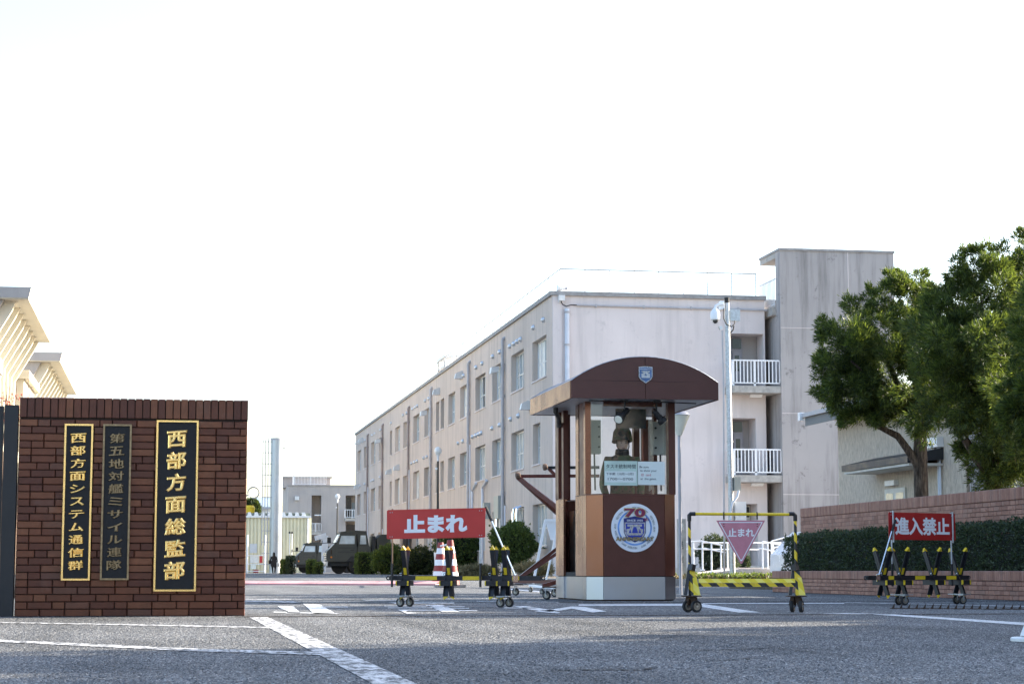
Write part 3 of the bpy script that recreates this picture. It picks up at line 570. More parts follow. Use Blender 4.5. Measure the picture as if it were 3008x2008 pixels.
for y in (95.1, 122.3, 149.6): MB().prism([(BX - .3, y - .25, 10.0), (BX - .7, y - .25, 9.9), (BX - .66, y - .25, 10.2), (BX - .3, y - .25, 10.25)], (0, .5, 0)).build('wall_light', 'aluminium', mbd)
# ground floor pipes and boxes by the near end of the facade
for y in (90.4, 91.3, 96.0): MB().tube([(BX - .2, y, .2), (BX - .2, y, 3.0), (BX - .17, y, 3.2), (BX + .02, y, 3.3)], .10, 10).build('steel_duct', 'chrome', mbd)
for y0, y1, z0, z1 in [(95.0, 96.3, 2.9, 4.0), (99.3, 99.8, 3.0, 3.8), (88.0, 88.6, 1.0, 2.2)]: MB().box(BX - .32, BX - .002, y0, y1, z0, z1).build('switch_box', 'box_grey', mbd)
for y in (101.2, 104.7): MB().tube([(BX - .1, y, .2), (BX - .1, y, 4.6), (BX - .1, y - 1.3, 4.95)], .07, 6).build('conduit', 'pipe_pale', mbd)
MB().box(BX - .9, BX - .1, 131.5, 137, 2.9, 3.0).build('porch_roof', 'coping', mbd); MB().box(BX - .85, BX - .75, 131.6, 136.9, .2, 2.9).build('porch_wall', 'plaster_beige', mbd)
# end wall details
MB().cyl((BX + .62, BY - .12, .3), (BX + .62, BY - .12, 11.5), .10, n=10).build('downpipe', 'pipe_pale', mbd)
for z in (1.5, 3.6, 5.7, 7.9, 9.9, 11.3): MB().cyl((BX + .62, BY - .12, z), (BX + .62, BY - .12, z + .09), .125, n=10).build('pipe_clip', 'pipe_grey', mbd)
MB().tube([(BX + 1.05, BY - .06, BT - .58), (RX + .1, BY - .06, BT - .62)], .04, 6).build('conduit', 'pipe_grey', mbd)
for x in (BX + 1.9, BX + 4.0, BX + 6.1, BX + 8.2): MB().box(x - .03, x + .03, BY - .11, BY - .01, BT - .66, BT - .53).build('conduit_clip', 'pipe_grey', mbd)
MB().tube([(BX + .36, BY - .15, BT - .44), (BX + .40, BY - .2, BT - .58), (BX + .58, BY - .18, BT - .66), (BX + .8, BY - .08, BT - .58), (BX + 1.05, BY - .06, BT - .58)], .022, 6).build('cable', 'cable', mbd)
cb = MB().box(BX + .24, BX + .50, BY - .30, BY - .13, BT - .43, BT - .2).box(BX + .28, BX + .36, BY - .129, BY - .036, BT - .5, BT - .26)
tag(cb.build('junction_box', 'white_paint'), 'small white box bolted under the roof corner of the long building', 'junction box')
# horn loudspeaker on the roof corner
sp = thing('horn_speaker', 'white horn loudspeaker on the roof corner of the long building', 'loudspeaker', (BX + .5, BY + .3, BT))
MB().lathe([(.15, 0), (.155, .02), (.12, .14), (.08, .28), (.06, .34)], (BX + .28, BY + .35, BT + .20), (1, 0, -.05), 18).build('horn', 'white_bright', sp)
MB().lathe([(.06, 0), (.06, .09), (.03, .11)], (BX + .63, BY + .35, BT + .18), (1, 0, 0), 12).build('driver', 'pipe_grey', sp); MB().box(BX + .57, BX + .60, BY + .33, BY + .37, BT, BT + .18).build('bracket', 'white_bright', sp)
# roof safety rail
rr = thing('roof_railing', 'thin wire safety railing along the flat roof of the long building', 'railing', (BX + 1, BY + 1, BT))
mb = MB(); mb.tube([(RX - .2, BY + .5, BT + 1.05), (BX + .45, BY + .5, BT + 1.05), (BX + .45, BL - 1, BT + 1.05)], .024, 4); mb.build('top_wire', 'coping', rr)
for i in range(9): MB().cyl((BX + .45 + i * 1.09, BY + .5, BT), (BX + .45 + i * 1.09, BY + .5, BT + 1.05), .020, n=4).build('post', 'coping', rr)
for i in range(1, 34): MB().cyl((BX + .45, BY + .5 + i * 2.6, BT), (BX + .45, BY + .5 + i * 2.6, BT + 1.05), .020, n=4).build('post', 'coping', rr)
# roof tank cage
tk = thing('roof_tank_frame', 'small white caged frame on the far roof edge of the long building', 'roof frame', (BX + 1.5, 121, BT))
for dx in (0, 1.6):
    for dy in (0, 1.5, 3.0): MB().cyl((BX + .5 + dx, 120 + dy, BT - .2), (BX + .5 + dx, 120 + dy, BT + 1.3), .05, n=5).build('post', 'white_paint', tk)
MB().box(BX + .45, BX + 2.2, 119.9, 123.1, BT + 1.1, BT + 1.25).build('rail', 'white_paint', tk); MB().box(BX + .45, BX + 2.2, 119.9, 123.1, BT + .5, BT + .6).build('rail', 'white_paint', tk)
MB().cyl((BX + .55, 119.8, BT), (BX + .55, 119.8, BT + 2.4), .03, n=5).build('mast', 'white_paint', tk)
# stair tower
TX0, TX1, TY, TZ = 26.12, 31.45, BY - 1.3, 14.2
TX0 = ony(2292, 900, TY).x; TX1 = ony(2628, 900, TY).x; TZ = ony(2460, 733, TY).z
MB().box(TX0, TX1, TY, TY + .62, 0, TZ - .1).build('stair_tower', 'plaster_tower', mbd, smooth=0); MB().box(TX0 + .02, TX1, TY + .621, TY + 8, 0, BT - .9).build('stair_core', 'plaster_tower', mbd, smooth=0); MB().box(TX1 - .35, TX1, TY + .621, TY + 2.9, BT - .9, TZ - .32).build('tower_side', 'plaster_tower', mbd)
MB().box(TX0 - .03, TX1 + .04, TY - .05, TY + 2.95, TZ - .1, TZ).build('tower_coping', 'coping', mbd); MB().box(TX0 + .01, TX1 - .01, TY + .63, TY + 2.9, TZ - .34, TZ - .101).build('canopy_slab', 'concrete', mbd)
for z in (10.72, 7.05, 3.6): MB().box(TX0 + .003, TX1 - .003, TY - .012, TY - .001, z, z + .025).build('wall_joint', 'plaster_pale', mbd)
MB().box(TX0 + 3.05, TX0 + 3.08, TY - .013, TY - .0015, 10.75, TZ - .12).build('wall_joint', 'plaster_pale', mbd)
# balconies between end wall and tower: slab, railing, door
BLX = ony(2153, 1300, TY + .1).x
def railing(t, x0, x1, y0, y1, z, h, left=True, nb=13, name='balcony_railing', posts=(0, .5, 1)):
    r = MB(); r.box(x0, x1, y0 - .03, y0 + .03, z + h - .06, z + h).box(x0, x1, y0 - .02, y0 + .02, z + .10, z + .15)
    if left: r.box(x0 - .03, x0 + .03, y0 + .03, y1, z + h - .06, z + h).box(x0 - .02, x0 + .02, y0 + .02, y1, z + .10, z + .15)
    rl = r.build(name, 'white_bright', t)
    for i in range(nb + 1):
        x = x0 + (x1 - x0) * i / nb; w = .045 if i in (0, int(nb / 2)) else .02
        MB().box(x - w, x + w, y0 - .02, y0 + .02, z + (.0 if w > .03 else .15), z + h - .06).build('baluster', 'white_bright', rl)
    if left:
        for i in range(1, 8):
            y = y0 + (y1 - y0) * i / 8; MB().box(x0 - .018, x0 + .018, y - .02, y + .02, z + .15, z + h - .06).build('baluster', 'white_bright', rl)
for zs in (4.13, 7.93):
    MB().box(BLX, TX0 - .004, TY + .06, BY - .004, zs, zs + .29).build('balcony_slab', 'concrete', mbd); MB().box(RX + .004, TX0 - .004, BY + .001, BY + 1.0, zs, zs + .29).build('balcony_slab', 'concrete', mbd)
    railing(mbd, BLX + .06, TX0 - .03, TY + .14, BY - .02, zs + .29, 1.12)
    MB().prism([(BLX + 1.0, TY + .7, zs - .02), (BLX + 1.5, TY + .6, zs - .02), (BLX + 1.5, TY + .75, zs - .14), (BLX + 1.0, TY + .85, zs - .14)], (0, .12, 0)).build('ceiling_light', 'white_paint', mbd)
ZR = BT - .9
MB().box(RX + .15, TX0 + .3, TY + .63, BY + 2.6, ZR, ZR + .35).build('balcony_slab', 'concrete', mbd)
rl_ = MB().box(TX0 - .06, TX0, TY + .65, TY + 2.9, ZR + 1.55, ZR + 1.61).box(TX0 - .05, TX0 - .01, TY + .65, TY + 2.9, ZR + .45, ZR + .5).build('roof_stair_railing', 'white_bright', mbd)
for i in range(13): yy = TY + .68 + i * .18; MB().box(TX0 - .045, TX0 - .015, yy - .018, yy + .018, ZR + .35, ZR + 1.55).build('baluster', 'white_bright', rl_)
for (zf, zt, glass, mt) in ((.62, 3.2, 'pane_dark', 'door_pale'), (4.42, 6.9, 'pane_dark', 'door_grey'), (8.22, 10.55, 'pane_dark', 'door_grey')):
    y = BY + 1.0; x0, x1 = 23.725, 24.72 if zf > 1 else 24.98
    MB().box(x0, x1, y + .03, y + .1, zf, zt).build('door_frame', mt, mbd)
    for k in range(2):
        a = x0 + .08 + k * (x1 - x0 - .08) / 2; b = a + (x1 - x0 - .2) / 2
        d = MB().box(a, b, y - .02, y + .028, zf + .02, zt - .62).build('door', mt, mbd)
        MB().box(a + .10, b - .10, y - .03, y - .021, zf + .85, zt - .8).build('pane', glass, d); MB().box(a, b, y - .02, y + .028, zt - .5, zt - .06).build('transom_pane', 'pane_blue' if k == 0 else 'pane_dark', d)
        MB().box(b - .1, b - .06, y - .06, y - .021, zf + .95, zf + 1.15).build('handle', 'steel', d)
MB().cyl((RX + .45, BY + .94, .2), (RX + .45, BY + .94, 11.2), .03, n=6).build('downpipe', 'pipe_pale', mbd)
MB().box(22.6, 26.0, BY - 2.2, BY - .01, .17, .60).build('door_step', 'concrete', mbd)

# ================================================================== GUARD BOOTH
FY, XL, XR, X0f, X1f = 26.0, 5.53, 6.755, 5.722, 6.565; Y0s, Y1s, YB = 26.19, 28.3, 28.49
Z1, Z2, Z3 = .325, 1.411, 2.66
bt = thing('guard_booth', 'brown metal guard booth with arched roof, glass front and round anniversary emblem', 'guard booth', (6.14, 27.2, 0))
def panel(p, q, z0, z1, mat, name, th=.03, gap=.004, parent=None):
    p = Vector((p[0], p[1], 0)); q = Vector((q[0], q[1], 0)); d = (q - p).normalized(); n = Vector((-d.y, d.x, 0)) * th; p = p + d * gap; q = q - d * gap
    return MB().prism([p + Vector((0, 0, z0)), q + Vector((0, 0, z0)), q + n + Vector((0, 0, z0)), p + n + Vector((0, 0, z0))], (0, 0, z1 - z0)).build(name, mat, parent or bt)
outl = [(XL, 26.9), (XL, 26.42), (XL, Y0s), (X0f, FY), (X1f, FY), (XR, Y0s), (XR, 27.2), (XR, Y1s), (X1f, YB), (X0f, YB), (XL, Y1s), (XL, 28.02), (XL, 27.73)]
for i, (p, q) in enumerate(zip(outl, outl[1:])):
    m = 'bronze' if i in (0, 1, 2, 10, 11) else 'bronze_dark'  # left-hand panels take the brown with the reflection painted in
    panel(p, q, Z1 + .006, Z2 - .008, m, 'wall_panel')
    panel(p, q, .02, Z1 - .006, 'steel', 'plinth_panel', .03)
panel((XL + .02, 27.73), (XL + .02, 26.9), .02, Z1 - .006, 'steel', 'plinth_panel', .03)
inner = [(XL + .03, Y0s), (X0f + .02, FY + .03), (X1f - .02, FY + .03), (XR - .03, Y0s), (XR - .03, Y1s), (X1f, YB - .03), (X0f, YB - .03), (XL + .03, Y1s)]
MB().prism([(x, y, 0) for x, y in inner], (0, 0, .02)).build('base_plate', 'rust', bt)
MB().prism([(x, y, .28) for x, y in inner], (0, 0, .10)).build('floor', 'black_rubber', bt)
# sill strip
for i, (p, q) in enumerate(zip(outl, outl[1:])): panel(p, q, Z2 - .006, Z2 + .008, 'bronze_dark', 'sill', .05, 0)
def post(x0, x1, y0, y1, mat): MB().box(x0, x1, y0, y1, Z2 + .008, Z3).build('post', mat, bt)
post(XL - .01, XL + .07, Y0s - .01, Y0s + .10, 'bronze'); post(XL, XL + .06, Y0s + .13, Y0s + .42, 'bronze_dark'); post(XL + .005, XL + .05, 26.70, 26.9, 'bronze')
post(XL, XL + .07, 27.73, 27.86, 'bronze_dark'); post(XL - .01, XL + .07, 28.05, 28.28, 'bronze_dark'); post(XR - .09, XR + .005, Y0s - .03, Y0s + .10, 'bronze_dark')
post(XR - .05, XR, 27.15, 27.25, 'bronze_dark'); post(XR - .09, XR, Y1s - .1, Y1s, 'bronze_dark'); post(X1f - .05, X1f + .03, YB - .06, YB, 'bronze_dark'); post(X0f - .03, X0f + .05, YB - .06, YB, 'bronze_dark')
for p, q in (((XL + .06, Y0s - .03), (X0f, FY + .012)), ((X0f, FY + .012), (X1f, FY + .012)), ((X1f, FY + .012), (XR - .09, Y0s - .02)), ((XR - .02, Y0s + .1), (XR - .02, 27.15)), ((XR - .02, 27.25), (XR - .02, Y1s - .1)), ((X1f - .05, YB - .03), (X0f + .05, YB - .03)), ((XL + .03, Y0s + .42), (XL + .03, 26.7)), ((XL + .03, 27.86), (XL + .03, 28.05))):
    panel(p, q, Z2 + .01, Z3, 'glass', 'glass_pane', .006, .002)
MB().box(X0f + .02, X1f - .02, FY + .02, FY + .05, Z3 - .07, Z3).build('head_rail', 'bronze_dark', bt)
# roof
RX0, RX1, RY0, RY1, RZ0, RZ1, RZA = 5.217, 7.212, 25.6, 28.6, 2.656, 2.886, 3.215
def arc(n=24, inset=0.0, dz=0.0):
    c = (RX1 - RX0) / 2 - inset; hgt = RZA - RZ1 - inset * .3; R = (c * c + hgt * hgt) / (2 * hgt); cx = (RX0 + RX1) / 2; cz = RZA - inset * .3 - R; t = math.asin(c / R)
    return [(cx + R * sin(a), cz + R * cos(a) + dz) for a in np.linspace(-t, t, n)]
A_ = arc(); ar = MB(); n = len(A_)
for i in range(n - 1):
    (x0, z0), (x1, z1) = A_[i], A_[i + 1]; ar.poly([(x0, RY0 + .02, z0), (x1, RY0 + .02, z1), (x1, RY1 - .02, z1), (x0, RY1 - .02, z0)])
ar.build('roof_vault', 'roof_brown', bt)
cx = (RX0 + RX1) / 2
L_ = [p for p in A_ if p[0] <= cx - .001] + [(cx - .003, RZA - .001)]; R_ = [(cx + .003, RZA - .001)] + [p for p in A_ if p[0] >= cx + .001]
for Yg in (RY0, RY1 - .04):
    MB().prism([(x, Yg, z) for x, z in L_] + [(cx - .003, Yg, RZ1 + .006)], (0, .04, 0)).build('gable_panel', 'roof_brown', bt); MB().prism([(x, Yg, z) for x, z in R_] + [(cx + .003, Yg, RZ1 + .006)], (0, .04, 0)).build('gable_panel', 'roof_brown', bt)
MB().tube([(x, RY0 + .012, z + .004) for x, z in A_], .007, 5).build('edge_trim', 'galv', bt); MB().tube([(x, RY1 - .012, z + .004) for x, z in A_], .007, 5).build('edge_trim', 'galv', bt)
for x0, x1 in ((RX0, cx - .003), (cx + .003, RX1)):
    MB().box(x0, x1, RY0 - .012, RY0 + .03, RZ0, RZ1).build('fascia', 'roof_brown', bt); MB().box(x0, x1, RY1 - .03, RY1 + .012, RZ0, RZ1).build('fascia', 'roof_brown', bt)
for x0, x1 in ((RX0 - .012, RX0 + .02), (RX1 - .02, RX1 + .012)):
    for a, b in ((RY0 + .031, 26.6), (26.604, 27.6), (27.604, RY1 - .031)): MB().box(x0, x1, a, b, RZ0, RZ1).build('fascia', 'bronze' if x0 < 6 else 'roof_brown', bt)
MB().box(RX0 + .021, RX1 - .021, RY0 + .031, RY1 - .031, RZ0 + .008, RZ0 + .02).build('soffit', 'aluminium', bt)
MB().tube([(RX0 + .12, 27.3, RZ0 + .01), (RX0 + .12, 27.3, RZ0 - .05), (RX0 + .20, 27.5, RZ0 - .11), (XL - .02, 27.95, RZ0 - .2)], .035, 8).build('drain_pipe', 'black_plastic', bt)
MB().tube([(RX0 + .3, FY - .1, RZ0 - .005), (5.9, FY - .12, RZ0 - .012), (6.4, FY - .12, RZ0 - .01), (7.0, FY - .05, RZ0 - .02)], .008, 5).build('cable', 'cable', bt)
# interior: back panel, sun visor, fan cage
MB().box(ony(1880, 1300, YB).x, ony(1922, 1300, YB).x, YB - .10, YB - .04, .4, 2.6).build('rear_door', 'bronze_dark', bt)
v0 = ony(1808, 1200, 26.3); v1 = ony(1897, 1258, 26.3); MB().box(v0.x, v1.x, 26.28, 26.3, v1.z, v0.z).build('sun_visor', 'pane_dark', bt)
fan = MB()
for k in range(9): fan.ring((5.68, 27.36, .95), .06 + .035 * k, .004, (1, 0, .12), 24, 4)
fan.build('cable_coil', 'cable', bt)
MB().box(5.75, 6.5, 28.0, 28.4, .38, 1.25).build('counter', 'box_grey', bt)
# emblem, round sticker
ec = ony(1864.4, 1549, FY - .002); ER = .322
em = thing('round_emblem', 'round white anniversary emblem on the front of the guard booth', 'emblem', (ec.x, FY - .002, ec.z - ER))
Q = lambda dx, dz, dy=0: (ec.x + dx * ER, FY - .003 - dy, ec.z + dz * ER)
def disc(r, dy, n=48): return [Q(r * cos(2 * pi * k / n), r * sin(2 * pi * k / n), dy) for k in range(n)]
MB().prism(disc(1, .0), (0, -.003, 0)).build('disc', 'emb_white', em)
rg = MB()
for k in range(48):
    a0, a1 = 2 * pi * k / 48, 2 * pi * (k + 1) / 48; rg.poly([Q(.73 * cos(a0), .73 * sin(a0), .005), Q(.73 * cos(a1), .73 * sin(a1), .005), Q(.66 * cos(a1), .66 * sin(a1), .005), Q(.66 * cos(a0), .66 * sin(a0), .005)])
rg.build('ring', 'emb_ring', em, smooth=0)
def plate(name, mat, pts, dy, th=.0015): MB().prism([Q(x, z, dy) for x, z in pts], (0, -th, 0)).build(name, mat, em)
plate('shield_border', 'emb_navy', [(-.47, .38), (0, .48), (.47, .38), (.47, -.2), (.36, -.42), (0, -.60), (-.36, -.42), (-.47, -.2)], .006)
plate('shield_rim', 'emb_silver', [(-.44, .22), (.44, .22), (.44, -.2), (.34, -.38), (0, -.55), (-.34, -.38), (-.44, -.2)], .008)
plate('shield', 'emb_blue', [(-.39, .18), (.39, .18), (.39, -.2), (.30, -.36), (0, -.48), (-.30, -.36), (-.39, -.2)], .010)
plate('castle_top', 'emb_silver', [(-.32, .14), (.30, .14), (.30, .05), (-.32, .05)], .012); plate('castle_body', 'emb_silver', [(-.2, .04), (.2, .04), (.24, -.04), (.34, -.06), (.34, -.22), (.28, -.31), (-.3, -.31), (-.36, -.22), (-.36, -.06), (-.22, -.04)], .012)
plate('castle_gap', 'emb_blue', [(-.06, .03), (.06, .03), (.13, -.22), (-.13, -.22)], .014); plate('castle_gap', 'emb_blue', [(-.2, -.05), (-.15, -.22), (-.27, -.22)], .014); plate('castle_gap', 'emb_blue', [(.2, -.05), (.15, -.22), (.27, -.22)], .014)
m = MB(); put_text(m, '70', Q(0, .62, .016), (1, 0, 0), (0, 0, 1), ER * .93, ER * .40, .055, .002); text_obj(m, 'numeral', 'emb_gold', em)
m = MB(); put_text(m, '70', Q(0, .62, .018), (1, 0, 0), (0, 0, 1), ER * .88, ER * .35, .035, .002); text_obj(m, 'numeral', 'emb_maroon', em)
m = MB(); put_text(m, 'th', Q(.47, .36, .018), (1, 0, 0), (0, 0, 1), ER * .2, ER * .16, .02, .002); text_obj(m, 'numeral', 'emb_maroon', em)
m = MB(); put_text(m, 'SINCE 1955', Q(0, .30, .010), (1, 0, 0), (0, 0, 1), ER * .68, ER * .075, .02, .002); text_obj(m, 'lettering', 'emb_white', em)
m = MB(); put_text(m, 'ANNIVERSARY', Q(0, -.46, .016), (1, 0, 0), (0, 0, 1), ER * 1.64, ER * .17, .05, .002); text_obj(m, 'lettering', 'ink', em)
m = MB(); put_text(m, 'ANNIVERSARY', Q(0, -.46, .019), (1, 0, 0), (0, 0, 1), ER * 1.60, ER * .13, .0, .001); text_obj(m, 'lettering', 'emb_gold', em)
m = MB()
for w in range(6):
    for i, chh in enumerate('WESTERN ARMY'):
        if chh == ' ': continue
        a = radians(95 - w * 60 - i * 4.1); put_text(m, chh, Q(.83 * cos(a), .83 * sin(a), .004), (1, 0, 0), (0, 0, 1), ER * .05, ER * .085, .0, .001, 0, a - pi / 2)
text_obj(m, 'ring_lettering', 'ink', em)['kind'] = 'stuff'
# shield badge on the gable
sc_ = ony(1540 + 1395 * .2554, 1030 + 275 * .2554, RY0 - .014); sw, sh = .093, .112
sb = thing('shield_badge', 'small worn blue and silver shield badge on the arched roof front', 'badge', (sc_.x, sc_.y, sc_.z - sh))
B_ = lambda s, d: [(sc_.x + x * sw * s, RY0 - .0125 - d, sc_.z + z * sh * s) for x, z in ((-1, .93), (0, 1.0), (1, .93), (1, -.25), (.72, -.62), (0, -1.0), (-.72, -.62), (-1, -.25))]
MB().prism(B_(1, 0), (0, -.008, 0)).build('rim', 'emb_silver', sb); MB().prism(B_(.88, .009), (0, -.002, 0)).build('field', 'shield_blue', sb)
mb = MB(); qs = lambda x0, x1, z0, z1: mb.box(sc_.x + x0 * sw, sc_.x + x1 * sw, RY0 - .026, RY0 - .0236, sc_.z + z0 * sh, sc_.z + z1 * sh)
qs(-.8, .8, .62, .70); qs(-.6, .6, .30, .45); qs(-.42, .42, .12, .298); qs(-.62, .62, -.38, .118); mb.build('castle', 'emb_silver', sb); mb = MB().prism([(sc_.x, RY0 - .0275, sc_.z + .2 * sh), (sc_.x + .16 * sw, RY0 - .0275, sc_.z - .12 * sh), (sc_.x - .16 * sw, RY0 - .0275, sc_.z - .12 * sh)], (0, .001, 0)); mb.build('keystone', 'shield_blue', sb)
# notices taped inside the glass
def notice(label, x0, z0, x1, z1, lines, mat='paper', Y=FY + .004):
    a = ony(x0, z1, FY + .022); b = ony(x1, z0, FY + .022)
    t = thing('notice', label, 'notice', ((a.x + b.x) / 2, Y, a.z)); MB().box(a.x, b.x, Y, Y + .0015, a.z, b.z).build('sheet', mat, t)
    for (txt, cx_, cz_, w, h, mt) in lines:
        m = MB(); put_text(m, txt, (a.x + (b.x - a.x) * cx_, Y - .0005, a.z + (b.z - a.z) * cz_), (1, 0, 0), (0, 0, 1), (b.x - a.x) * w, (b.z - a.z) * h, .012, .0008); text_obj(m, 'print', mt, t)
zx = lambda x: 1540 + x * .2554
zy = lambda y: 1030 + y * .2554
notice('pale green notice with Japanese heading taped to the left of the booth window', zx(918), zy(1268), zx(1297), zy(1545), [('タスキ統制時間', .5, .78, .90, .18, 'ink')], 'paper_green')
notice('white strip with Japanese hours stuck below the notice heading', zx(925), zy(1385), zx(1280), zy(1510), [('下半期（10月～3月）', .48, .76, .9, .25, 'ink'), ('1700～0700', .5, .3, .82, .22, 'ink')], 'paper', FY + .0012)
notice('pale notice in English asking for identity cards, right side of booth window', zx(1305), zy(1275), zx(1612), zy(1540), [('Be sure', .23, .77, .34, .10, 'ink'), ('to show your', .39, .60, .62, .12, 'ink'), ('ID  card', .30, .43, .36, .10, 'ink_red'), ('at  the gates.', .39, .25, .6, .12, 'ink')])
# flood lamps under the eave
def spot(label, mount, frm, to, front):
    m0 = ony(*mount, FY - .22); t = thing('spot_lamp', label, 'spotlight', (m0.x, m0.y, RZ0 - .01), group='spot lamps under the booth eave')
    a = ony(zx(frm[0]), zy(frm[1]), FY - .16); b = ony(zx(to[0]), zy(to[1]), FY - .24); b.y += front; d = (b - a).normalized(); Ln = (b - a).length + .02
    MB().lathe([(.03, 0), (.038, .01), (.038, Ln * .5), (.045, Ln * .52), (.045, Ln * .66), (.062, Ln * .75), (.066, Ln), (.06, Ln + .003)], a, d, 18).build('housing', 'black_plastic', t)
    MB().lathe([(.055, 0), (.05, .004)], b + d * .0245, d, 18).build('lens', 'lamp_glass', t)
    MB().cyl((a.x * .7 + b.x * .3, a.y * .7 + b.y * .3, RZ0 - .004), a * .7 + b * .3, .012, n=8).build('stem', 'black_plastic', t); MB().box(a.x * .7 + b.x * .3 - .045, a.x * .7 + b.x * .3 + .045, a.y - .06, a.y + .0, RZ0 - .03, RZ0 - .002).build('mount', 'black_plastic', t)
spot('black spot lamp under the booth eave with its pale lens towards the camera', (1828, 1185), (1185, 675), (1065, 790), -.13)
spot('black spot lamp under the booth eave turned away to the right', (1928, 1185), (1490, 690), (1610, 800), .10)
# control boxes hanging inside
def cbox(label, x0, y0, x1, y1, Y, dial):
    a = ony(zx(x0), zy(y1), Y); b = ony(zx(x1), zy(y0), Y); t = thing('control_box', label, 'control box', ((a.x + b.x) / 2, Y, a.z)); MB().box(a.x, b.x, Y, Y + .16, a.z, b.z).build('case', 'box_grey', t)
    for k in range(3): MB().cyl((a.x + .03 if dial < 0 else b.x - .03, Y - .03, a.z + (b.z - a.z) * (.2 + .3 * k)), (a.x + .03 if dial < 0 else b.x - .03, Y + .001, a.z + (b.z - a.z) * (.2 + .3 * k)), .014, n=10).build('knob', 'black_plastic', t)
    MB().tube([((a.x + b.x) / 2, Y + .08, a.z), ((a.x + b.x) / 2 + .01, Y + .08, a.z - .5)], .012, 6).build('cable', 'cable', t)
cbox('grey-green control box hanging inside the booth on the right', 1485, 815, 1672, 1190, 26.75, -1); cbox('dark grey box hanging inside the booth on the left', 757, 795, 880, 1180, 26.9, 1)

# ================================================================== PEOPLE
def skin_body(J, E, name, mats, parent, sub=2):
    me = bpy.data.meshes.new(name + '_sk'); me.from_pydata([j[0] for j in J], E, []); o = bpy.data.objects.new('sk', me); COL.objects.link(o)
    md = o.modifiers.new('s', 'SKIN'); md.use_smooth_shade = True
    for i, j in enumerate(J):
        sv = me.skin_vertices[0].data[i]; sv.radius = j[1] if isinstance(j[1], tuple) else (j[1], j[1]); sv.use_root = (i == 0)
    o.modifiers.new('d', 'SUBSURF').levels = sub; o.modifiers['d'].render_levels = sub
    bpy.context.view_layer.update(); r = bpy.data.meshes.new_from_object(o.evaluated_get(bpy.context.evaluated_depsgraph_get())); bpy.data.objects.remove(o); return r
def head_pts(c, h, nu=20, nv=18, yaw=0):
    """a shaped head: chin, jaw, brow and nose, facing -Y"""
    V = []; Fc = []; hw = h * .33
    for i in range(nv + 1):
        t = pi * i / nv
        for j in range(nu):
            a = 2 * pi * j / nu; x = sin(t) * sin(a); y = -sin(t) * cos(a); z = cos(t)
            wx = hw * (1 - .22 * max(0, -z) ** 1.2); wy = h * .40; px = x * wx; py = y * wy + (.02 * h if z < -.4 and y > 0 else 0); pz = z * h * .5
            fr = max(0, -y)
            if fr > .85:
                if abs(x) < .17 and -.32 < z < .12: py -= h * .085 * (1 - abs(x) / .17) * (1 - abs(z + .16) / .3)
                if abs(abs(x) - .32) < .16 and 0 < z < .2: py += h * .025
                if abs(x) < .25 and -.55 < z < -.4: py -= h * .015
            V.append((c[0] + px * cos(yaw) - py * sin(yaw), c[1] + px * sin(yaw) + py * cos(yaw), c[2] + pz))
    for i in range(nv):
        for j in range(nu): Fc.append((i * nu + j, i * nu + (j + 1) % nu, (i + 1) * nu + (j + 1) % nu, (i + 1) * nu + j))
    return V, Fc
def person_mesh(name, parent, J, E, hc, hh, mats, skin_from, yaw=0):
    me = skin_body(J, E, name, mats, parent); V = [tuple(v.co) for v in me.vertices]; Fs = [tuple(p.vertices) for p in me.polygons]; nb = len(Fs)
    hv, hf = head_pts(hc, hh, yaw=yaw); b = len(V); V += hv; Fs += [tuple(b + i for i in f) for f in hf]; bpy.data.meshes.remove(me)
    me = bpy.data.meshes.new(name); me.from_pydata(V, [], Fs); o = bpy.data.objects.new(name, me); COL.objects.link(o)
    for m in mats: me.materials.append(MATS[m])
    me.shade_smooth()
    for i, p in enumerate(me.polygons): p.material_index = 1 if (i >= nb or skin_from(p.center)) else 0
    o.parent = parent; ORI[o.name] = Vector((0, 0, 0)); return o
# soldier standing in the booth
sx = ony(1828, 1400, 26.68).x; SY = 26.68; FZ = .38
HT = ony(1828, 1271, SY).z - FZ - .03   # crown of the head under the helmet
so = thing('person', 'person in camouflage uniform and helmet standing inside the guard booth', 'person', (sx, SY, FZ), local=True)
k = HT / 1.8; hh = .235 * k; hz = HT - hh / 2
J = [((0, 0, .95 * k), (.17, .13)), ((0, .0, 1.15 * k), (.16, .125)), ((0, 0, 1.36 * k), (.19, .135)), ((0, .01, 1.50 * k), (.135, .095)), ((0, .0, 1.60 * k), .062),
     ((-.205, .01, 1.455 * k), .085), ((-.27, .03, 1.13 * k), .058), ((-.22, -.12, .92 * k), .045), ((-.17, -.2, .88 * k), (.03, .045)),
     ((.205, .01, 1.455 * k), .085), ((.27, .03, 1.13 * k), .058), ((.22, -.12, .92 * k), .045), ((.17, -.2, .88 * k), (.03, .045)),
     ((-.10, 0, .86 * k), .10), ((-.11, -.01, .48 * k), .07), ((-.11, .01, .08), .05), ((-.11, -.12, .045), .04), ((.10, 0, .86 * k), .10), ((.11, -.01, .48 * k), .07), ((.11, .01, .08), .05), ((.11, -.12, .045), .04)]
E_ = [(0, 1), (1, 2), (2, 3), (3, 4), (2, 5), (5, 6), (6, 7), (7, 8), (2, 9), (9, 10), (10, 11), (11, 12), (0, 13), (13, 14), (14, 15), (15, 16), (0, 17), (17, 18), (18, 19), (19, 20)]
body = person_mesh('body', so, J, E_, (0, -.01, hz), hh, ['camouflage', 'skin'], lambda c: False)
hb = MB()
for i in range(9):
    t = pi / 2 * i / 8 * 1.08; 
hv = []; nseg = 28
prof = [(0.001, .178), (.05, .172), (.10, .145), (.128, .10), (.138, .05), (.141, .01), (.150, -.018), (.152, -.024), (.144, -.022), (.130, .02)]
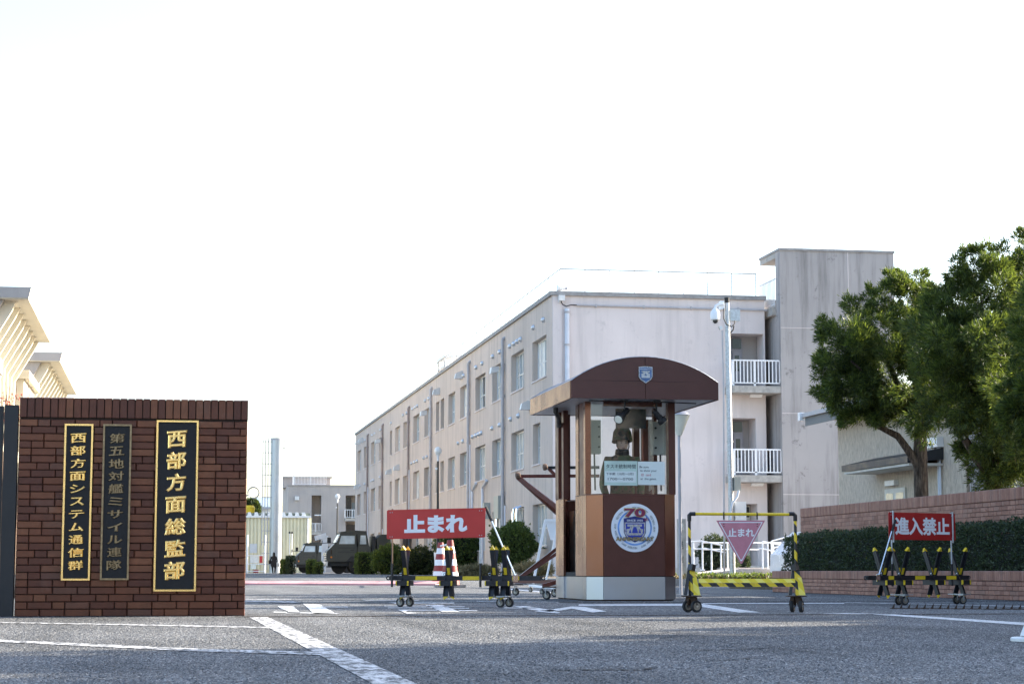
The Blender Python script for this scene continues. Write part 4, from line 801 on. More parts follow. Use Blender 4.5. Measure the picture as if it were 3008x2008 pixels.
for r, z in prof:
    for j in range(nseg):
        a = 2 * pi * j / nseg; drop = -.035 * (0 if cos(a) > .2 else min(1, (.2 - cos(a)))) if z < .06 else 0   # lower over the ears and neck
        hb.v.append((r * .95 * sin(a), -.01 - r * 1.12 * cos(a), hz + hh * .285 + z * .98 + drop))
for i in range(len(prof) - 1):
    for j in range(nseg): hb.f.append((i * nseg + j, i * nseg + (j + 1) % nseg, (i + 1) * nseg + (j + 1) % nseg, (i + 1) * nseg + j))
hb.build('helmet', 'camouflage', so, smooth=60)
st = MB(); R = hh
for s in (-1, 1): st.tube([(s * .088, -.03, hz + .06), (s * .084, -.055, hz - .04), (s * .045, -.095, hz - hh * .49), (0, -.105, hz - hh * .53)], .009, 6)
st.tube([(-.05, -.10, hz - hh * .42), (0, -.118, hz - hh * .45), (.05, -.10, hz - hh * .42)], .016, 6); st.build('chin_strap', 'black_plastic', so)
cl = MB().lathe([(.085, 0), (.100, .02), (.092, .075), (.078, .085)], (0, .0, 1.535 * k), (0, -.08, 1), 20); cl.build('collar', 'dark_cloth', so)
for s in (-1, 1):
    MB().lathe([(.001, -.004), (.012, -.002), (.014, .0), (.001, .004)], (s * .031, -.098, hz + .012), (0, -1, 0), 10).xform(lambda p: Vector((p.x, p.y, (p.z - hz - .012) * .45 + hz + .012))).build('eye', 'ink', so)
    MB().tube([(s * .016, -.1035, hz + .030), (s * .034, -.1015, hz + .034), (s * .050, -.090, hz + .029)], .0035, 5).build('eyebrow', 'hair', so)
MB().tube([(-.022, -.0985, hz - .062), (0, -.1035, hz - .061), (.022, -.0985, hz - .062)], .005, 5).build('mouth', 'lips', so)
# rifle-less hands rest on the counter; walker far away with bags
px_ = onz(804, 1686, .17); WD = 150.0; wv = ony(804, 1685, WD); wzg = gz(WD)
wk = thing('person', 'person in a long dark coat with long hair carrying bags, walking by the chimney', 'person', (wv.x, WD, wzg), rz=radians(160), local=True)
J = [((0, 0, .80), (.17, .13)), ((0, 0, 1.0), (.16, .12)), ((0, 0, 1.2), (.17, .12)), ((0, .0, 1.33), (.08, .07)), ((0, -.02, 1.42), .05), ((-.18, 0, 1.24), .06), ((-.25, .02, 1.0), .05), ((-.22, -.12, .84), .04), ((.18, 0, 1.24), .06), ((.25, .04, 1.0), .05), ((.24, -.02, .78), .04),
     ((-.09, 0, .6), (.13, .13)), ((-.10, -.04, .40), .07), ((-.10, .06, .08), .045), ((-.10, -.06, .04), .035), ((.09, 0, .6), (.13, .13)), ((.10, .02, .40), .07), ((.10, -.1, .08), .045), ((.10, -.22, .04), .035)]
E_ = [(0, 1), (1, 2), (2, 3), (3, 4), (2, 5), (5, 6), (6, 7), (2, 8), (8, 9), (9, 10), (0, 11), (11, 12), (12, 13), (13, 14), (0, 15), (15, 16), (16, 17), (17, 18)]
person_mesh('body', wk, J, E_, (0, -.03, 1.47), .21, ['dark_cloth', 'skin'], lambda c: False)
MB().lathe([(.001, .13), (.07, .11), (.095, .05), (.10, -.05), (.11, -.22), (.085, -.30)], (0, .01, 1.47), (0, 0, 1), 14).build('hair', 'hair', wk)
MB().prism([(-.19, -.1, .55), (.19, -.1, .55), (.17, -.09, .95), (-.17, -.09, .95)], (0, .24, 0)).build('coat_skirt', 'dark_cloth', wk)
hbag = MB().box(.22, .34, -.12, .22, .72, 1.0).tube([(.28, -.08, 1.0), (.24, 0, 1.3), (.28, .18, 1.0)], .012, 5); hbag.xform(lambda p: p)
o = hbag.build('shoulder_bag', 'dark_cloth', wk); MB().box(-.34, -.24, -.2, .04, .52, .80).build('hand_bag', 'board_white', wk)

# ================================================================== SPIKED BARRIERS
def wheel(mb_t, c, r, w, axis, parent, fork_top=None):
    ax = Vector(axis).normalized(); c = Vector(c)
    prof = [(r * .62, -w / 2 * .8), (r * .9, -w / 2), (r, -w / 4), (r, w / 4), (r * .9, w / 2), (r * .62, w / 2 * .8)]
    ca = thing_part = MB().lathe(prof, c, ax, 20).build('caster', 'black_rubber', parent)
    MB().lathe([(r * .60, -w / 2 * .9), (r * .64, -w / 2 * .95), (r * .64, w / 2 * .95), (r * .60, w / 2 * .9)], c, ax, 20).build('rim', 'wheel_rim', ca); MB().lathe([(r * .18, -w * .7), (r * .18, w * .7)], c, ax, 10).build('hub', 'steel', ca)
    if fork_top is not None:
        f = MB()
        for s in (-1, 1): f.bar(c + ax * s * w * .75, Vector((c.x, c.y, fork_top)) + ax * s * w * .75, r * .45, .006, ax.cross(Vector((0, 0, 1))))
        f.box(c.x - r * .7, c.x + r * .7, c.y - r * .7, c.y + r * .7, fork_top, fork_top + .008).build('fork', 'galv', ca)
    return ca
def spiked_barrier(label, origin, ang, s0, s1, xs_, wheels, sign, text, sign_mat, lever, strips, tilt=0.0, front=-1, square_font=False):
    """local x runs along the beam, local -y is the side towards the camera"""
    t = thing('spiked_barrier', label, 'barrier', origin, ang, group='spiked roadblock barriers', local=True); bz = .318
    beam = MB().box(s0 + .05, s1 - .05, -.026, .026, bz - .026, bz + .026).build('beam', 'black_paint', t)
    for (a, b) in strips: MB().box(a, b, -.0285, -.0265, bz - .021, bz + .021).build('reflector', 'yellow_paint', beam)
    for e, d in ((s0, 1), (s1, -1)): MB().ring((e + .022 * d, 0, bz), .018, .007, (0, 1, 0), 14, 6).build('tow_ring', 'black_paint', t)
    for x in xs_:
        for sgn in (-1, 1):
            lo = Vector((x + sgn * .008, sgn * .085, .115)); hi = Vector((x + sgn * .008, -sgn * .105, .628)); d = (hi - lo).normalized()
            arm = MB(); px = Vector((1, 0, 0)); nrm = d.cross(px).normalized()
            for off, wv, wn_ in ((nrm * 0, .056, .006), (px * .025 * sgn, .006, .05)):
                c0, c1 = lo + off, hi + off; arm.prism([c0 - px * wv / 2 - nrm * wn_ / 2, c0 + px * wv / 2 - nrm * wn_ / 2, c0 + px * wv / 2 + nrm * wn_ / 2, c0 - px * wv / 2 + nrm * wn_ / 2], c1 - c0)
            a = arm.build('spike_arm', 'black_paint', t)
            MB().prism([hi - px * .030 - nrm * .006, hi + px * .030 - nrm * .006, hi + d * .045 + px * .004 * sgn - nrm * .006], nrm * .03).build('spike_tip', 'yellow_paint', a)
            MB().prism([lo - px * .028 - nrm * .004, lo + px * .028 - nrm * .004, lo - d * .035 + px * .02 * sgn], nrm * .012).build('foot_tip', 'yellow_paint', a)
            if sgn * front > 0 or True:
                q0 = lo + (hi - lo) * .47; q1 = lo + (hi - lo) * .62; fn = -nrm if nrm.y > 0 else nrm
                MB().prism([q0 - px * .020 + fn * .0035, q0 + px * .020 + fn * .0035, q1 + px * .020 + fn * .0035, q1 - px * .020 + fn * .0035], fn * .002).build('reflector', 'yellow_paint', a)
        br = MB().box(x - .06, x + .06, -.115, .115, bz - .085, bz - .0275).build('cross_plate', 'black_paint', t)
        for s in (-1, 1): MB().box(x + s * .067 - .006, x + s * .067 + .006, -.121, -.10, bz - .082, bz - .03).build('edge_strip', 'yellow_paint', br)
        MB().ring((x - .045, -.01, bz + .042), .014, .004, (0, 1, .4), 12, 5).build('eye_bolt', 'chrome', t)
    for x in wheels:
        MB().box(x - .07, x + .07, -.12, .12, .118, .126).build('axle_plate', 'galv', t)
        for s in (-1, 1): wheel(None, (x + .03 * s, s * .075, .052), .052, .03, (.25, 1, 0), t, .108)
    # sign on two poles
    x0, x1, z0, z1, y = sign
    for px_i, p in enumerate((x0 + .06, x1 - .06)):
        MB().cyl((p, y + .012, .22), (p, y + .012, .48), .014, n=8).build('pole_sleeve', 'black_paint', t); MB().cyl((p, y + .012, .44), (p, y + .012, z1 + .01), .010, n=8).build('sign_pole', 'bare_twig' if px_i == 0 and tilt else 'galv', t)
    rot = lambda p: Vector((p.x, p.y, p.z + (p.x - x0) * tilt))
    pn = MB().prism([(x0 + .012, y - .004, z0), (x1 - .012, y - .004, z0), (x1, y - .004, z0 + .012), (x1, y - .004, z1 - .012), (x1 - .012, y - .004, z1), (x0 + .012, y - .004, z1), (x0, y - .004, z1 - .012), (x0, y - .004, z0 + .012)], (0, .006, 0)).xform(rot).build('sign_board', sign_mat, t)
    m = MB(); w = (x1 - x0) * (.64 if not square_font else .82); put_text(m, text, ((x0 + x1) / 2, y - .0045, (z0 + z1) / 2), (1, 0, 0), (0, 0, 1), w, (z1 - z0) * (.62 if not square_font else .66), .055 if not square_font else .035, .002); m.xform(rot); text_obj(m, 'lettering', 'lettering_white', pn)
    for bx_ in (x0 + .04, x0 + .065, x1 - .04, x1 - .065):
        for bz_ in (z0 + .025, z1 - .03): MB().lathe([(.006, 0), (.004, .004)], rot(Vector((bx_, y - .005, bz_))), (0, -1, 0), 8).build('bolt', 'galv', pn)
    if square_font:   # poles clamp the board in front
        for p in (x0 + .06, x1 - .06): MB().cyl((p, y - .018, z0 - .03), (p, y - .018, z1 + .02), .011, n=8).build('sign_pole', 'galv', t)
    l0, l1 = Vector(lever[0]), Vector(lever[1]); d = l1 - l0
    MB().cyl(l0, l0 + d * .8, .011, n=10).build('lever', 'chrome', t); MB().cyl(l0 + d * .79, l1, .015, n=10).build('lever_grip', 'black_rubber', t)
    MB().box(l0.x - .03, l0.x + .03, -.036, -.0285, bz - .04, bz + .045).build('latch', 'chrome', t); return t
o1 = onz(1190, 1781); d1 = onz(1477, 1782.5) - o1; a1 = atan2(d1.y, d1.x)
spiked_barrier('black and yellow spiked barrier with bright red stop sign, left of the booth', (o1.x, o1.y, 0), a1, -.225, 1.62, (-.0, .51, 1.035, 1.165), (0.0, 1.16), (-.19, .96, .75, 1.075, -.09), '止まれ', 'sign_red', ((1.29, -.05, .35), (.95, -.05, 1.10)), ((.13, .38), (.68, .9), (1.25, 1.33)), .012)
o2 = onz(2649, 1776); cdir = radians(36); d2 = Vector((cos(cdir) * cos(AZ) + sin(cdir) * sin(AZ), -cos(cdir) * sin(AZ) + sin(cdir) * cos(AZ), 0)); a2 = atan2(d2.y, d2.x)
spiked_barrier('black and yellow spiked barrier with darker red no-entry sign, before the hedge', (o2.x, o2.y, 0), a2, -.62, 1.20, (-.30, 0.0, .55, 1.0), (0.0, 1.0), (-.215, .93, .76, 1.08, -.02), '進入禁止', 'sign_red2', ((-.42, -.05, .35), (-.13, -.05, .99)), ((-.24, -.15), (.21, .38), (.75, .92)), 0.0, 1, True)

# ================================================================== YELLOW BARRIER WITH HANGING TRIANGLE
yo = onz(1995, 1797); ya = -AZ; px2 = 1 / (F / 19.475 / 1.0066)
yb = thing('yellow_barrier', 'yellow and black wheeled frame barrier with hanging pink triangle sign', 'barrier', (yo.x, yo.y, 0), ya, local=True)
U = lambda u: (u - 1995) * px2
Zv = lambda v: EYE + (1675 - v) * px2
pl_, pr_ = U(2027), U(2335); zt = Zv(1511)
MB().cyl((pl_, 0, .13), (pl_, 0, zt - .03), .0145, n=12).build('post', 'hazard_post', yb); MB().cyl((pr_, 0, .13), (pr_, 0, zt - .035), .0145, n=12).build('post', 'hazard_post', yb)
MB().tube([(pl_ + .03, 0, zt), (pl_ + .25, 0, zt - .002), (pr_ - .03, 0, zt - .006)], .0145, 12).build('top_rail', 'yellow_paint', yb)
for x, s in ((pl_, 1), (pr_, -1)): MB().tube([(x, 0, zt - .07), (x, 0, zt - .012), (x + s * .012, 0, zt), (x + s * .06, 0, zt)], .020, 12).build('elbow', 'black_plastic', yb)
b0, b1 = U(2051), U(2330); zb0, zb1 = Zv(1721), Zv(1698)
MB().prism([(b0, -.06, (zb0 + zb1) / 2), (b1, -.06, (zb0 + zb1) / 2), (b1, -.045, zb1), (b0, -.045, zb1)], (0, .004, 0)).build('bumper_face', 'hazard_bright', yb)
MB().box(b0, b1, -.055, .02, zb0, (zb0 + zb1) / 2 - .002).build('bumper_beam', 'hazard', yb)
for x, s in ((U(2030), 1), (U(2333), -1)):
    ch = .14
    MB().prism([(x - .075, -.05, .165), (x - .045, -.05, .165), (x + .005, -.01, .43), (x - .03, -.01, .43)], (0, .045, 0)).build('leg', 'black_paint', yb)
    MB().prism([(x + .02, -.07, .165), (x + .085, -.07, .165), (x + .05, -.055, .335), (x + .012, -.055, .335)], (0, .004, 0)).build('leg_plate', 'hazard_bright', yb)
    MB().prism([(x - .005, -.066, .165), (x + .085, -.066, .165), (x + .03, -.02, .43), (x - .015, -.02, .43)], (0, .05, 0)).build('leg', 'hazard', yb)
    MB().bar((x, -.03, .40), (x + .012 * s, -.02, .46), .06, .05).build('cap', 'black_paint', yb)
    MB().box(x - .09, x + .095, -.085, .075, .150, .160).build('base_plate', 'rust', yb)
    for k, (dx, dy) in enumerate(((-.03, .03), (.045, -.045))):
        wheel(None, (x + dx, dy, .058), .058, .036, (1, .35 * s, 0) if s < 0 else (.45, -1, 0), yb, None)
        MB().bar((x + dx, dy + .01, .06), (x + dx * .4, dy * .5, .152), .05, .05).build('fork', 'rust', yb)
tz0, tz1, tzc = Zv(1530), Zv(1655), Zv(1600); tx0, tx1 = U(2105), U(2247); tcx = (tx0 + tx1) / 2
tri = thing('triangle_sign', 'faded pink inverted triangle stop sign hanging from the yellow barrier', 'sign', (yo.x, yo.y, 0), ya, local=True)
T_ = lambda k, y: [(tcx + (x - tcx) * k, y, z_) for x, z_ in ((tx0, tz0 + (1 - k) * 0), (tx1, tz0), (tcx, tz1))]
cen = (tcx, tz0 - (tz0 - tz1) * .36)
sc3 = lambda k, y: [(cen[0] + (x - cen[0]) * k, y, cen[1] + (z_ - cen[1]) * k) for x, z_ in ((tx0, tz0), (tx1, tz0), (tcx + .008, tz1), (tcx - .008, tz1))]
MB().prism(sc3(1, -.014), (0, .005, 0)).build('board', 'sign_pink', tri)
bd = MB(); o_, i_ = sc3(.90, -.0150), sc3(.845, -.0150)
for k in range(4): bd.poly([o_[k], o_[(k + 1) % 4], i_[(k + 1) % 4], i_[k]])
bd.build('border', 'lettering_white', tri, smooth=0)
m = MB(); put_text(m, '止まれ', (tcx + .003, -.0145, Zv(1565)), (1, 0, 0), (0, 0, 1), .255, .082, .03, .0015); text_obj(m, 'lettering', 'lettering_white', tri)
for u in (2127, 2224):
    x = U(u); MB().ring((x, 0, zt - .004), .020, .006, (1, 0, 0), 14, 6).build('clamp', 'black_plastic', tri); MB().bar((x, -.01, zt - .02), (x, -.012, zt - .055), .014, .006).build('strap', 'black_plastic', tri); MB().ring((x, -.012, zt - .058), .008, .002, (0, 1, 0), 12, 5).build('shackle', 'galv', tri)
    for v in (1540, 1547): MB().lathe([(.006, 0), (.004, .004)], (x, -.0145, Zv(v)), (0, -1, 0), 8).build('bolt', 'rust', tri)

# ================================================================== SPIKE STRIP on the road
s0_ = onz(2620, 1787); s1_ = onz(3060, 1789.5); dv = (s1_ - s0_)
ss = thing('spike_strip', 'row of dark steel spikes standing on a flat rail across the road', 'spike strip', (s0_.x, s0_.y, 0), atan2(dv.y, dv.x), local=True)
Ln = dv.length; MB().box(-.02, Ln, -.02, .02, .001, .010).build('rail', 'rust', ss)
for i in range(19):
    x = Ln * i / 18.9 + .01; MB().prism([(x - .012, -.004, .009), (x + .016, -.004, .009), (x + .022, -.004, .064), (x + .012, -.004, .045)], (0, .008, 0)).build('spike', 'rust', ss)
# white post with a round foot at the right edge
bp = onz(3043, 1884); sp_ = thing('barrier_stand', 'white metal barrier stand with round foot at the right edge', 'stand', (bp.x, bp.y, 0), local=True)
MB().lathe([(.135, .0), (.14, .004), (.14, .02), (.132, .026), (.03, .03)], (0, 0, .001), n=28).build('foot', 'white_paint', sp_); MB().cyl((-.062, 0, .024), (.16, .02, .52), .032, .026, 16).build('leg', 'white_paint', sp_); MB().cyl((.15, .02, .5), (.8, .14, .54), .022, n=12).build('rail', 'white_paint', sp_); MB().cyl((.8, .14, .56), (.92, .16, .0), .026, n=12).build('leg', 'white_paint', sp_)

# ================================================================== BROWN STEEL TRESTLE BARRIER beside the booth
def P3(u, v, Y): return ony(u, v, Y)
tr_o = onz(1515, 1748)
rt = thing('steel_trestle', 'red-brown steel trestle barrier on casters beside the booth doorway', 'barrier', (6.2, 30.6, 0))
YA, YBk = 31.3, 29.6
Zg = lambda u, v, Y: ony(u, v, Y)
mat_r = 'rust_red'
h0 = Zg(1517, 1398, YA); h1 = Zg(1760, 1397, YA); MB().bar(h0, h1, .05, .05).build('top_beam', mat_r, rt)
q0 = Zg(1607, 1373, YA + 1.6); q1 = Zg(1760, 1372, YA + 1.6); MB().bar(q0, q1, .05, .05).build('top_beam', 'black_paint', rt)
MB().bar(Zg(1523, 1402, YA), Zg(1690, 1530, YA - .5), .06, .07).build('brace', mat_r, rt); MB().bar(Zg(1523, 1404, YA), Zg(1668, 1536, YA + .3), .05, .05).build('brace', 'bronze_dark', rt); MB().bar(Zg(1612, 1376, YA + 1.6), Zg(1655, 1420, YA + 1.6), .05, .05).build('brace', mat_r, rt)
MB().bar(Zg(1530, 1692, YA), Zg(1700, 1560, YA), .07, .05).build('stay', 'bronze_dark', rt); MB().bar(Zg(1530, 1694, YA - .4), Zg(1720, 1570, YA - .6), .06, .05).build('stay', mat_r, rt)
MB().bar(Zg(1495, 1706, YA), Zg(1680, 1708, YBk), .07, .06).build('base_beam', mat_r, rt); MB().bar(Zg(1594, 1720, YBk), Zg(1700, 1690, YBk), .08, .06).build('base_beam', mat_r, rt); MB().bar(Zg(1490, 1716, YA), Zg(1535, 1716, YA), .1, .02).build('caster_plate', 'rust', rt); MB().bar(Zg(1594, 1723, YBk - 1), Zg(1640, 1723, YBk - 1), .1, .02).build('caster_plate', 'rust', rt)
for (u, v, Y) in ((1521, 1396, YA - .03), (1601, 1371, YA + 1.58)): 
    c = Zg(u, v, Y); MB().lathe([(.02, -.04), (.055, -.03), (.06, .0), (.05, .03), (.02, .045)], c, (1, 0, .1), 10).build('end_wrap', 'bare_twig', rt)
for (u, v) in ((1515, 1748), (1606, 1760), (1630, 1752)):
    g_ = onz(u, v); wheel(None, (g_.x, g_.y, .062), .062, .04, (.6, .8, 0), rt, .15)
ly = Zg(1440, 1560, YA)
# white A-frame stand behind it
WYf = 38.9; A0 = lambda u, v, Y=WYf: ony(u, v, Y)
wf = thing('a_frame_stand', 'white steel A-frame stand on casters behind the brown trestle', 'stand', (7.1, WYf, 0))
MB().bar(A0(1602, 1527), A0(1566, 1714), .05, .03).build('leg', 'white_bright', wf); MB().bar(A0(1642, 1527), A0(1602, 1712), .05, .03).build('leg', 'white_bright', wf); MB().bar(A0(1600, 1528), A0(1700, 1528), .04, .06).build('top_bar', 'white_bright', wf)
MB().prism([A0(1603, 1530), A0(1640, 1531), A0(1636, 1585), A0(1618, 1585)], (0, .02, 0)).build('gusset', 'white_bright', wf); MB().bar(A0(1556, 1719), A0(1640, 1727, WYf - .8), .05, .04).build('base', 'white_bright', wf)
for (u, v) in ((1559, 1738), (1592, 1744)): g_ = onz(u, v); wheel(None, (g_.x, g_.y, .045), .045, .03, (.7, .7, 0), wf, .10)
# ================================================================== TRAFFIC CONES with a bar
def cone(label, u, vb, vt, width):
    b = onz(u, vb); Y = b.y; top = ony(u, vt, Y).z; r = width / 2 * (ony(u + 1, vb, Y).x - b.x); t = thing('traffic_cone', label, 'cone', (b.x, b.y, 0), group='red and white traffic cones')
    MB().prism([(b.x - r * 1.15, Y - r, .002), (b.x + r * 1.15, Y - r, .002), (b.x + r * 1.15, Y + r, .002), (b.x - r * 1.15, Y + r, .002)], (0, 0, .07)).build('base', 'cone_base', t)
    n = 7; z0 = .07
    for k in range(n):
        za = z0 + (top - z0) * k / n; zb = z0 + (top - z0) * (k + 1) / n; ra = r * (.80 - .56 * k / n); rb = r * (.80 - .56 * (k + 1) / n)
        MB().lathe([(ra, 0), (rb, zb - za)], (b.x, Y, za), n=18).build('band', 'cone_red' if k % 2 == 0 else 'lettering_white', t)
    MB().lathe([(r * .26, 0), (r * .24, .05), (r * .2, .06)], (b.x, Y, top - .05), n=14).build('collar', 'black_plastic', t); return b, top, r
c1 = cone('red and white traffic cone behind the stop sign, the left of the pair', 1294, 1718, 1592, 66); c2 = cone('red and white traffic cone behind the stop sign, nearer right of the pair', 1322, 1725, 1585, 72)
bar_ = MB().cyl((c1[0].x, c1[0].y, c1[1] - .1), (c2[0].x, c2[0].y, c2[1] - .1), .025, n=10).build('cone_bar', 'white_paint'); tag(bar_, 'short white bar linking the two traffic cones', 'cone bar')
bb = ony(1308, 1665, c1[0].y + .8); brd = MB().prism([ony(1275, 1622, bb.y), ony(1338, 1618, bb.y), ony(1342, 1712, bb.y), ony(1280, 1712, bb.y)], (0, .04, 0)).build('board', 'board_white'); tag(brd, 'plain beige board standing behind the traffic cones', 'board')

# ================================================================== TREES behind the boundary wall
def limb(mb, pts, r): mb.tube(pts, r, 9)
def make_tree(name, label, base, trunk_top, lobes, ntuft, L, W, nb, mat='leaf_podocarpus', trunk_r=.15, limbs=(), group=None, spread=.45, shell=.62):
    t = thing(name, label, 'tree', base, group=group); b = Vector(base); tp = Vector(trunk_top); mb = MB()
    pts = [b + Vector((0, 0, -.05)), b + Vector((.02, 0, .25)), b.lerp(tp, .45) + Vector((.04, .02, 0)), b.lerp(tp, .75), tp]
    limb(mb, pts, [trunk_r * 1.35, trunk_r * 1.05, trunk_r * .9, trunk_r * .85, trunk_r * .6])
    for lb in lobes[:7]:
        c = Vector(lb[0]); st = b.lerp(tp, random.uniform(.88, .99)); mb.tube([st, st.lerp(c, .5) + Vector((0, 0, -.1)), c], [trunk_r * .5, trunk_r * .34, trunk_r * .1], 7)
    for lb in limbs: mb.tube([Vector(p) for p in lb], [trunk_r * .62, trunk_r * .5, trunk_r * .45, trunk_r * .3][:len(lb)], 8)
    mb.build('trunk', 'bark', t, smooth=60)
    vol = [l[1][0] * l[1][1] * l[1][2] for l in lobes]; wts = np.array([v ** .667 for v in vol]); wts /= wts.sum(); Ps = []; Ds = []
    for (c, r), w in zip(lobes, wts):
        m = max(20, int(ntuft * w)); d = RNG.normal(0, 1, (m, 3)); d /= np.linalg.norm(d, axis=1)[:, None]
        # every lobe breaks up into leafy clumps of uneven size
        nc = max(8, int(m / 26)); cd = RNG.normal(0, 1, (nc, 3)); cd /= np.linalg.norm(cd, axis=1)[:, None]; cc = np.array(c) + cd * np.array(r) * RNG.uniform(.45, 1.12, nc)[:, None]; cs = RNG.uniform(.11, .27, nc)
        pick = RNG.integers(0, nc, m); rr0 = float(np.mean(r)); P_ = cc[pick] + d * (rr0 * cs[pick] * RNG.uniform(.35, 1.05, m) ** .6)[:, None]
        Ps.append(P_); dd = d * .8 + cd[pick] * .7; dd[:, 2] += .30; Ds.append(dd)
    leaf_cloud('crown', mat, t, np.concatenate(Ps), np.concatenate(Ds), L, W, nb, spread); return t
def lobes_from(pix, Y, depth_r):
    """crown lobes given in photo pixels (u, v, ru, rv, dY) at distance Y"""
    out = []
    for (u, v, ru, rv, dy) in pix:
        c = ony(u, v, Y + dy); sx_ = ony(u + ru, v, Y + dy).x - c.x; sz_ = c.z - ony(u, v + rv, Y + dy).z; out.append(((c.x, c.y, c.z), (sx_, depth_r * (ru / 80), sz_)))
    return out
t1 = onx(2695, 1453, 14.0)
pixA = [(2620, 1085, 140, 130, 0), (2500, 1060, 95, 100, -.3), (2455, 1010, 55, 70, .2), (2560, 950, 75, 85, 0), (2660, 900, 80, 90, .3), (2690, 1010, 100, 110, -.4), (2490, 1140, 85, 75, 0), (2590, 1190, 90, 60, .2), (2700, 1180, 90, 70, -.2), (2620, 850, 32, 42, 0), (2680, 820, 45, 45, .2), (2430, 955, 32, 28, 0), (2420, 1090, 30, 38, .1), (2530, 1225, 60, 40, 0), (2555, 885, 28, 38, .1), (2720, 940, 60, 70, .4)]
TA = make_tree('podocarpus_tree', 'smaller evergreen tree with bent bare limb, in front of the low house', (14.0, t1.y, .1), (14.1, t1.y, 3.5), lobes_from(pixA, t1.y, .75), 8500, .115, .017, 11, limbs=[[(14.05, t1.y, 2.35), tuple(ony(2663, 1315, t1.y)), tuple(ony(2637, 1280, t1.y)), tuple(ony(2580, 1252, t1.y))]], trunk_r=.155, group='podocarpus trees behind the boundary wall')
t2 = onx(2905, 1430, 14.2)
pixB = [(2830, 1120, 150, 170, 0), (2900, 960, 150, 150, .2), (2790, 1000, 110, 120, -.3), (2960, 1150, 130, 160, -.3), (2880, 850, 110, 90, .1), (2980, 830, 100, 110, .3), (2800, 900, 75, 95, 0), (2770, 1210, 90, 85, .2), (2900, 1270, 100, 80, -.2), (2960, 1330, 100, 85, 0), (2810, 790, 42, 55, 0), (2870, 760, 48, 45, .1), (2940, 770, 50, 60, 0), (3000, 730, 48, 60, .2), (2850, 1310, 60, 50, 0), (2730, 1120, 60, 90, .2), (2900, 1390, 45, 40, 0), (3050, 960, 110, 140, .2), (3070, 1180, 110, 150, 0), (2980, 1240, 110, 110, -.5), (3040, 790, 80, 90, .2), (2940, 1040, 120, 120, -.5), (2850, 1010, 110, 120, -.5), (2970, 1370, 90, 75, -.3), (3010, 1300, 80, 90, 0), (2990, 1420, 60, 45, -.2)]
TB = make_tree('podocarpus_tree', 'big dense evergreen tree rising at the right edge of the picture', (14.2, t2.y, .1), (14.3, t2.y, 3.4), lobes_from(pixB, t2.y, .80), 15000, .115, .017, 11, limbs=[[(14.2, t2.y, 2.1), tuple(ony(2868, 1345, t2.y)), tuple(ony(2835, 1290, t2.y))]], trunk_r=.16, group='podocarpus trees behind the boundary wall')
t3 = onx(3130, 1430, 13.7)
pixC = [(3110, 1100, 130, 180, 0), (3060, 980, 70, 90, 0), (3040, 1180, 75, 90, -.2), (3060, 1300, 70, 70, 0), (3160, 900, 130, 120, 0), (3200, 1200, 140, 140, 0), (3100, 820, 70, 70, 0)]
TC = make_tree('podocarpus_tree', 'evergreen tree with lighter shoots cut off by the right edge', (13.7, t3.y, .1), (13.8, t3.y, 3.4), lobes_from(pixC, t3.y, .85), 7500, .115, .017, 11, trunk_r=.16, group='podocarpus trees behind the boundary wall')
# row continued unseen towards the street; trees sized and sunk to cast shade
for i, (x, y, s) in enumerate(((14.4, 27.3, 1.06), (14.1, 25.2, 1.1), (14.3, 23.0, 1.08), (13.9, 20.8, 1.06), (14.2, 18.8, .86), (14.3, 17.1, .84), (13.9, 15.6, .95), (14.1, 14.0, .9), (14.2, 12.8, 1.3), (13.8, 10.4, 1.35), (14.1, 7.8, 1.3), (13.9, 5.3, 1.3), (14.1, 2.6, 1.3))):
    c = copy_tree(TB, None, (x, y, -.75), random.uniform(0, 6), 'evergreen tree of the row at %s from the big one towards the street' % ('first second third fourth fifth sixth seventh eighth ninth tenth eleventh twelfth thirteenth'.split()[i] + ' place')); c.scale = (s, s, s)
struct(MB().box(12.6, 30, -10, 44, 0, .12), 'planted_bank', 'soil')

# ================================================================== LOW HOUSE behind the trees
HX = 17.0; HY1 = onx(2462, 1300, HX).y; HYm = onx(2840, 1450, HX).y; HZ = 4.3
ho = thing('low_house', 'low beige textured house with dark porch canopy behind the smaller tree', 'house', (HX + 3, 45, 0))
def rendermat():
    m, N, L, B = nt('house_render'); B.inputs['Roughness'].default_value = .9; p = pos(N, L, (8, 8, 3.2)); n = noise(N, L, p, 1.8, 6, .7); r = ramp(N, [(.35, (.40, .335, .27)), (.65, (.62, .53, .43))]); L.new(n, r.inputs[0]); L.new(r.outputs[0], B.inputs['Base Color']); bumpn(N, L, B, n, .9, .05); MATS['house_render'] = m
rendermat()
MB().box(HX, HX + 7, HYm, HY1, 0, HZ).build('wall', 'house_render', ho, smooth=0)
MB().box(HX - .012, HX + .02, HYm, HY1 - .003, HZ - .16, HZ - .12).build('wall_band', 'plaster_house', ho)
for i in range(40): MB().box(HX + .05, HX + .14, HYm - .05 - i * .11 - .085, HYm - .05 - i * .11, 0, HZ - .002).build('wall_rib', 'plaster_grey', ho)
MB().box(HX + .14, HX + 7, HYm - 5, HYm - .004, 0, HZ - .01).build('side_wing', 'plaster_grey', ho)
E0 = HX - .62
MB().prism([(E0, HYm - 5, HZ + .06), (HX + 3.5, HYm - 5, HZ + 1.0), (HX + 3.5, HYm - 5, HZ + 1.12), (E0, HYm - 5, HZ + .18)], (0, HY1 - HYm + 5.7, 0)).build('roof', 'house_trim', ho)
MB().prism([(HX + 3.5, HYm - 5, HZ + 1.0), (HX + 7.5, HYm - 5, HZ - .05), (HX + 7.5, HYm - 5, HZ + .07), (HX + 3.5, HYm - 5, HZ + 1.12)], (0, HY1 - HYm + 5.7, 0)).build('roof', 'house_trim', ho)
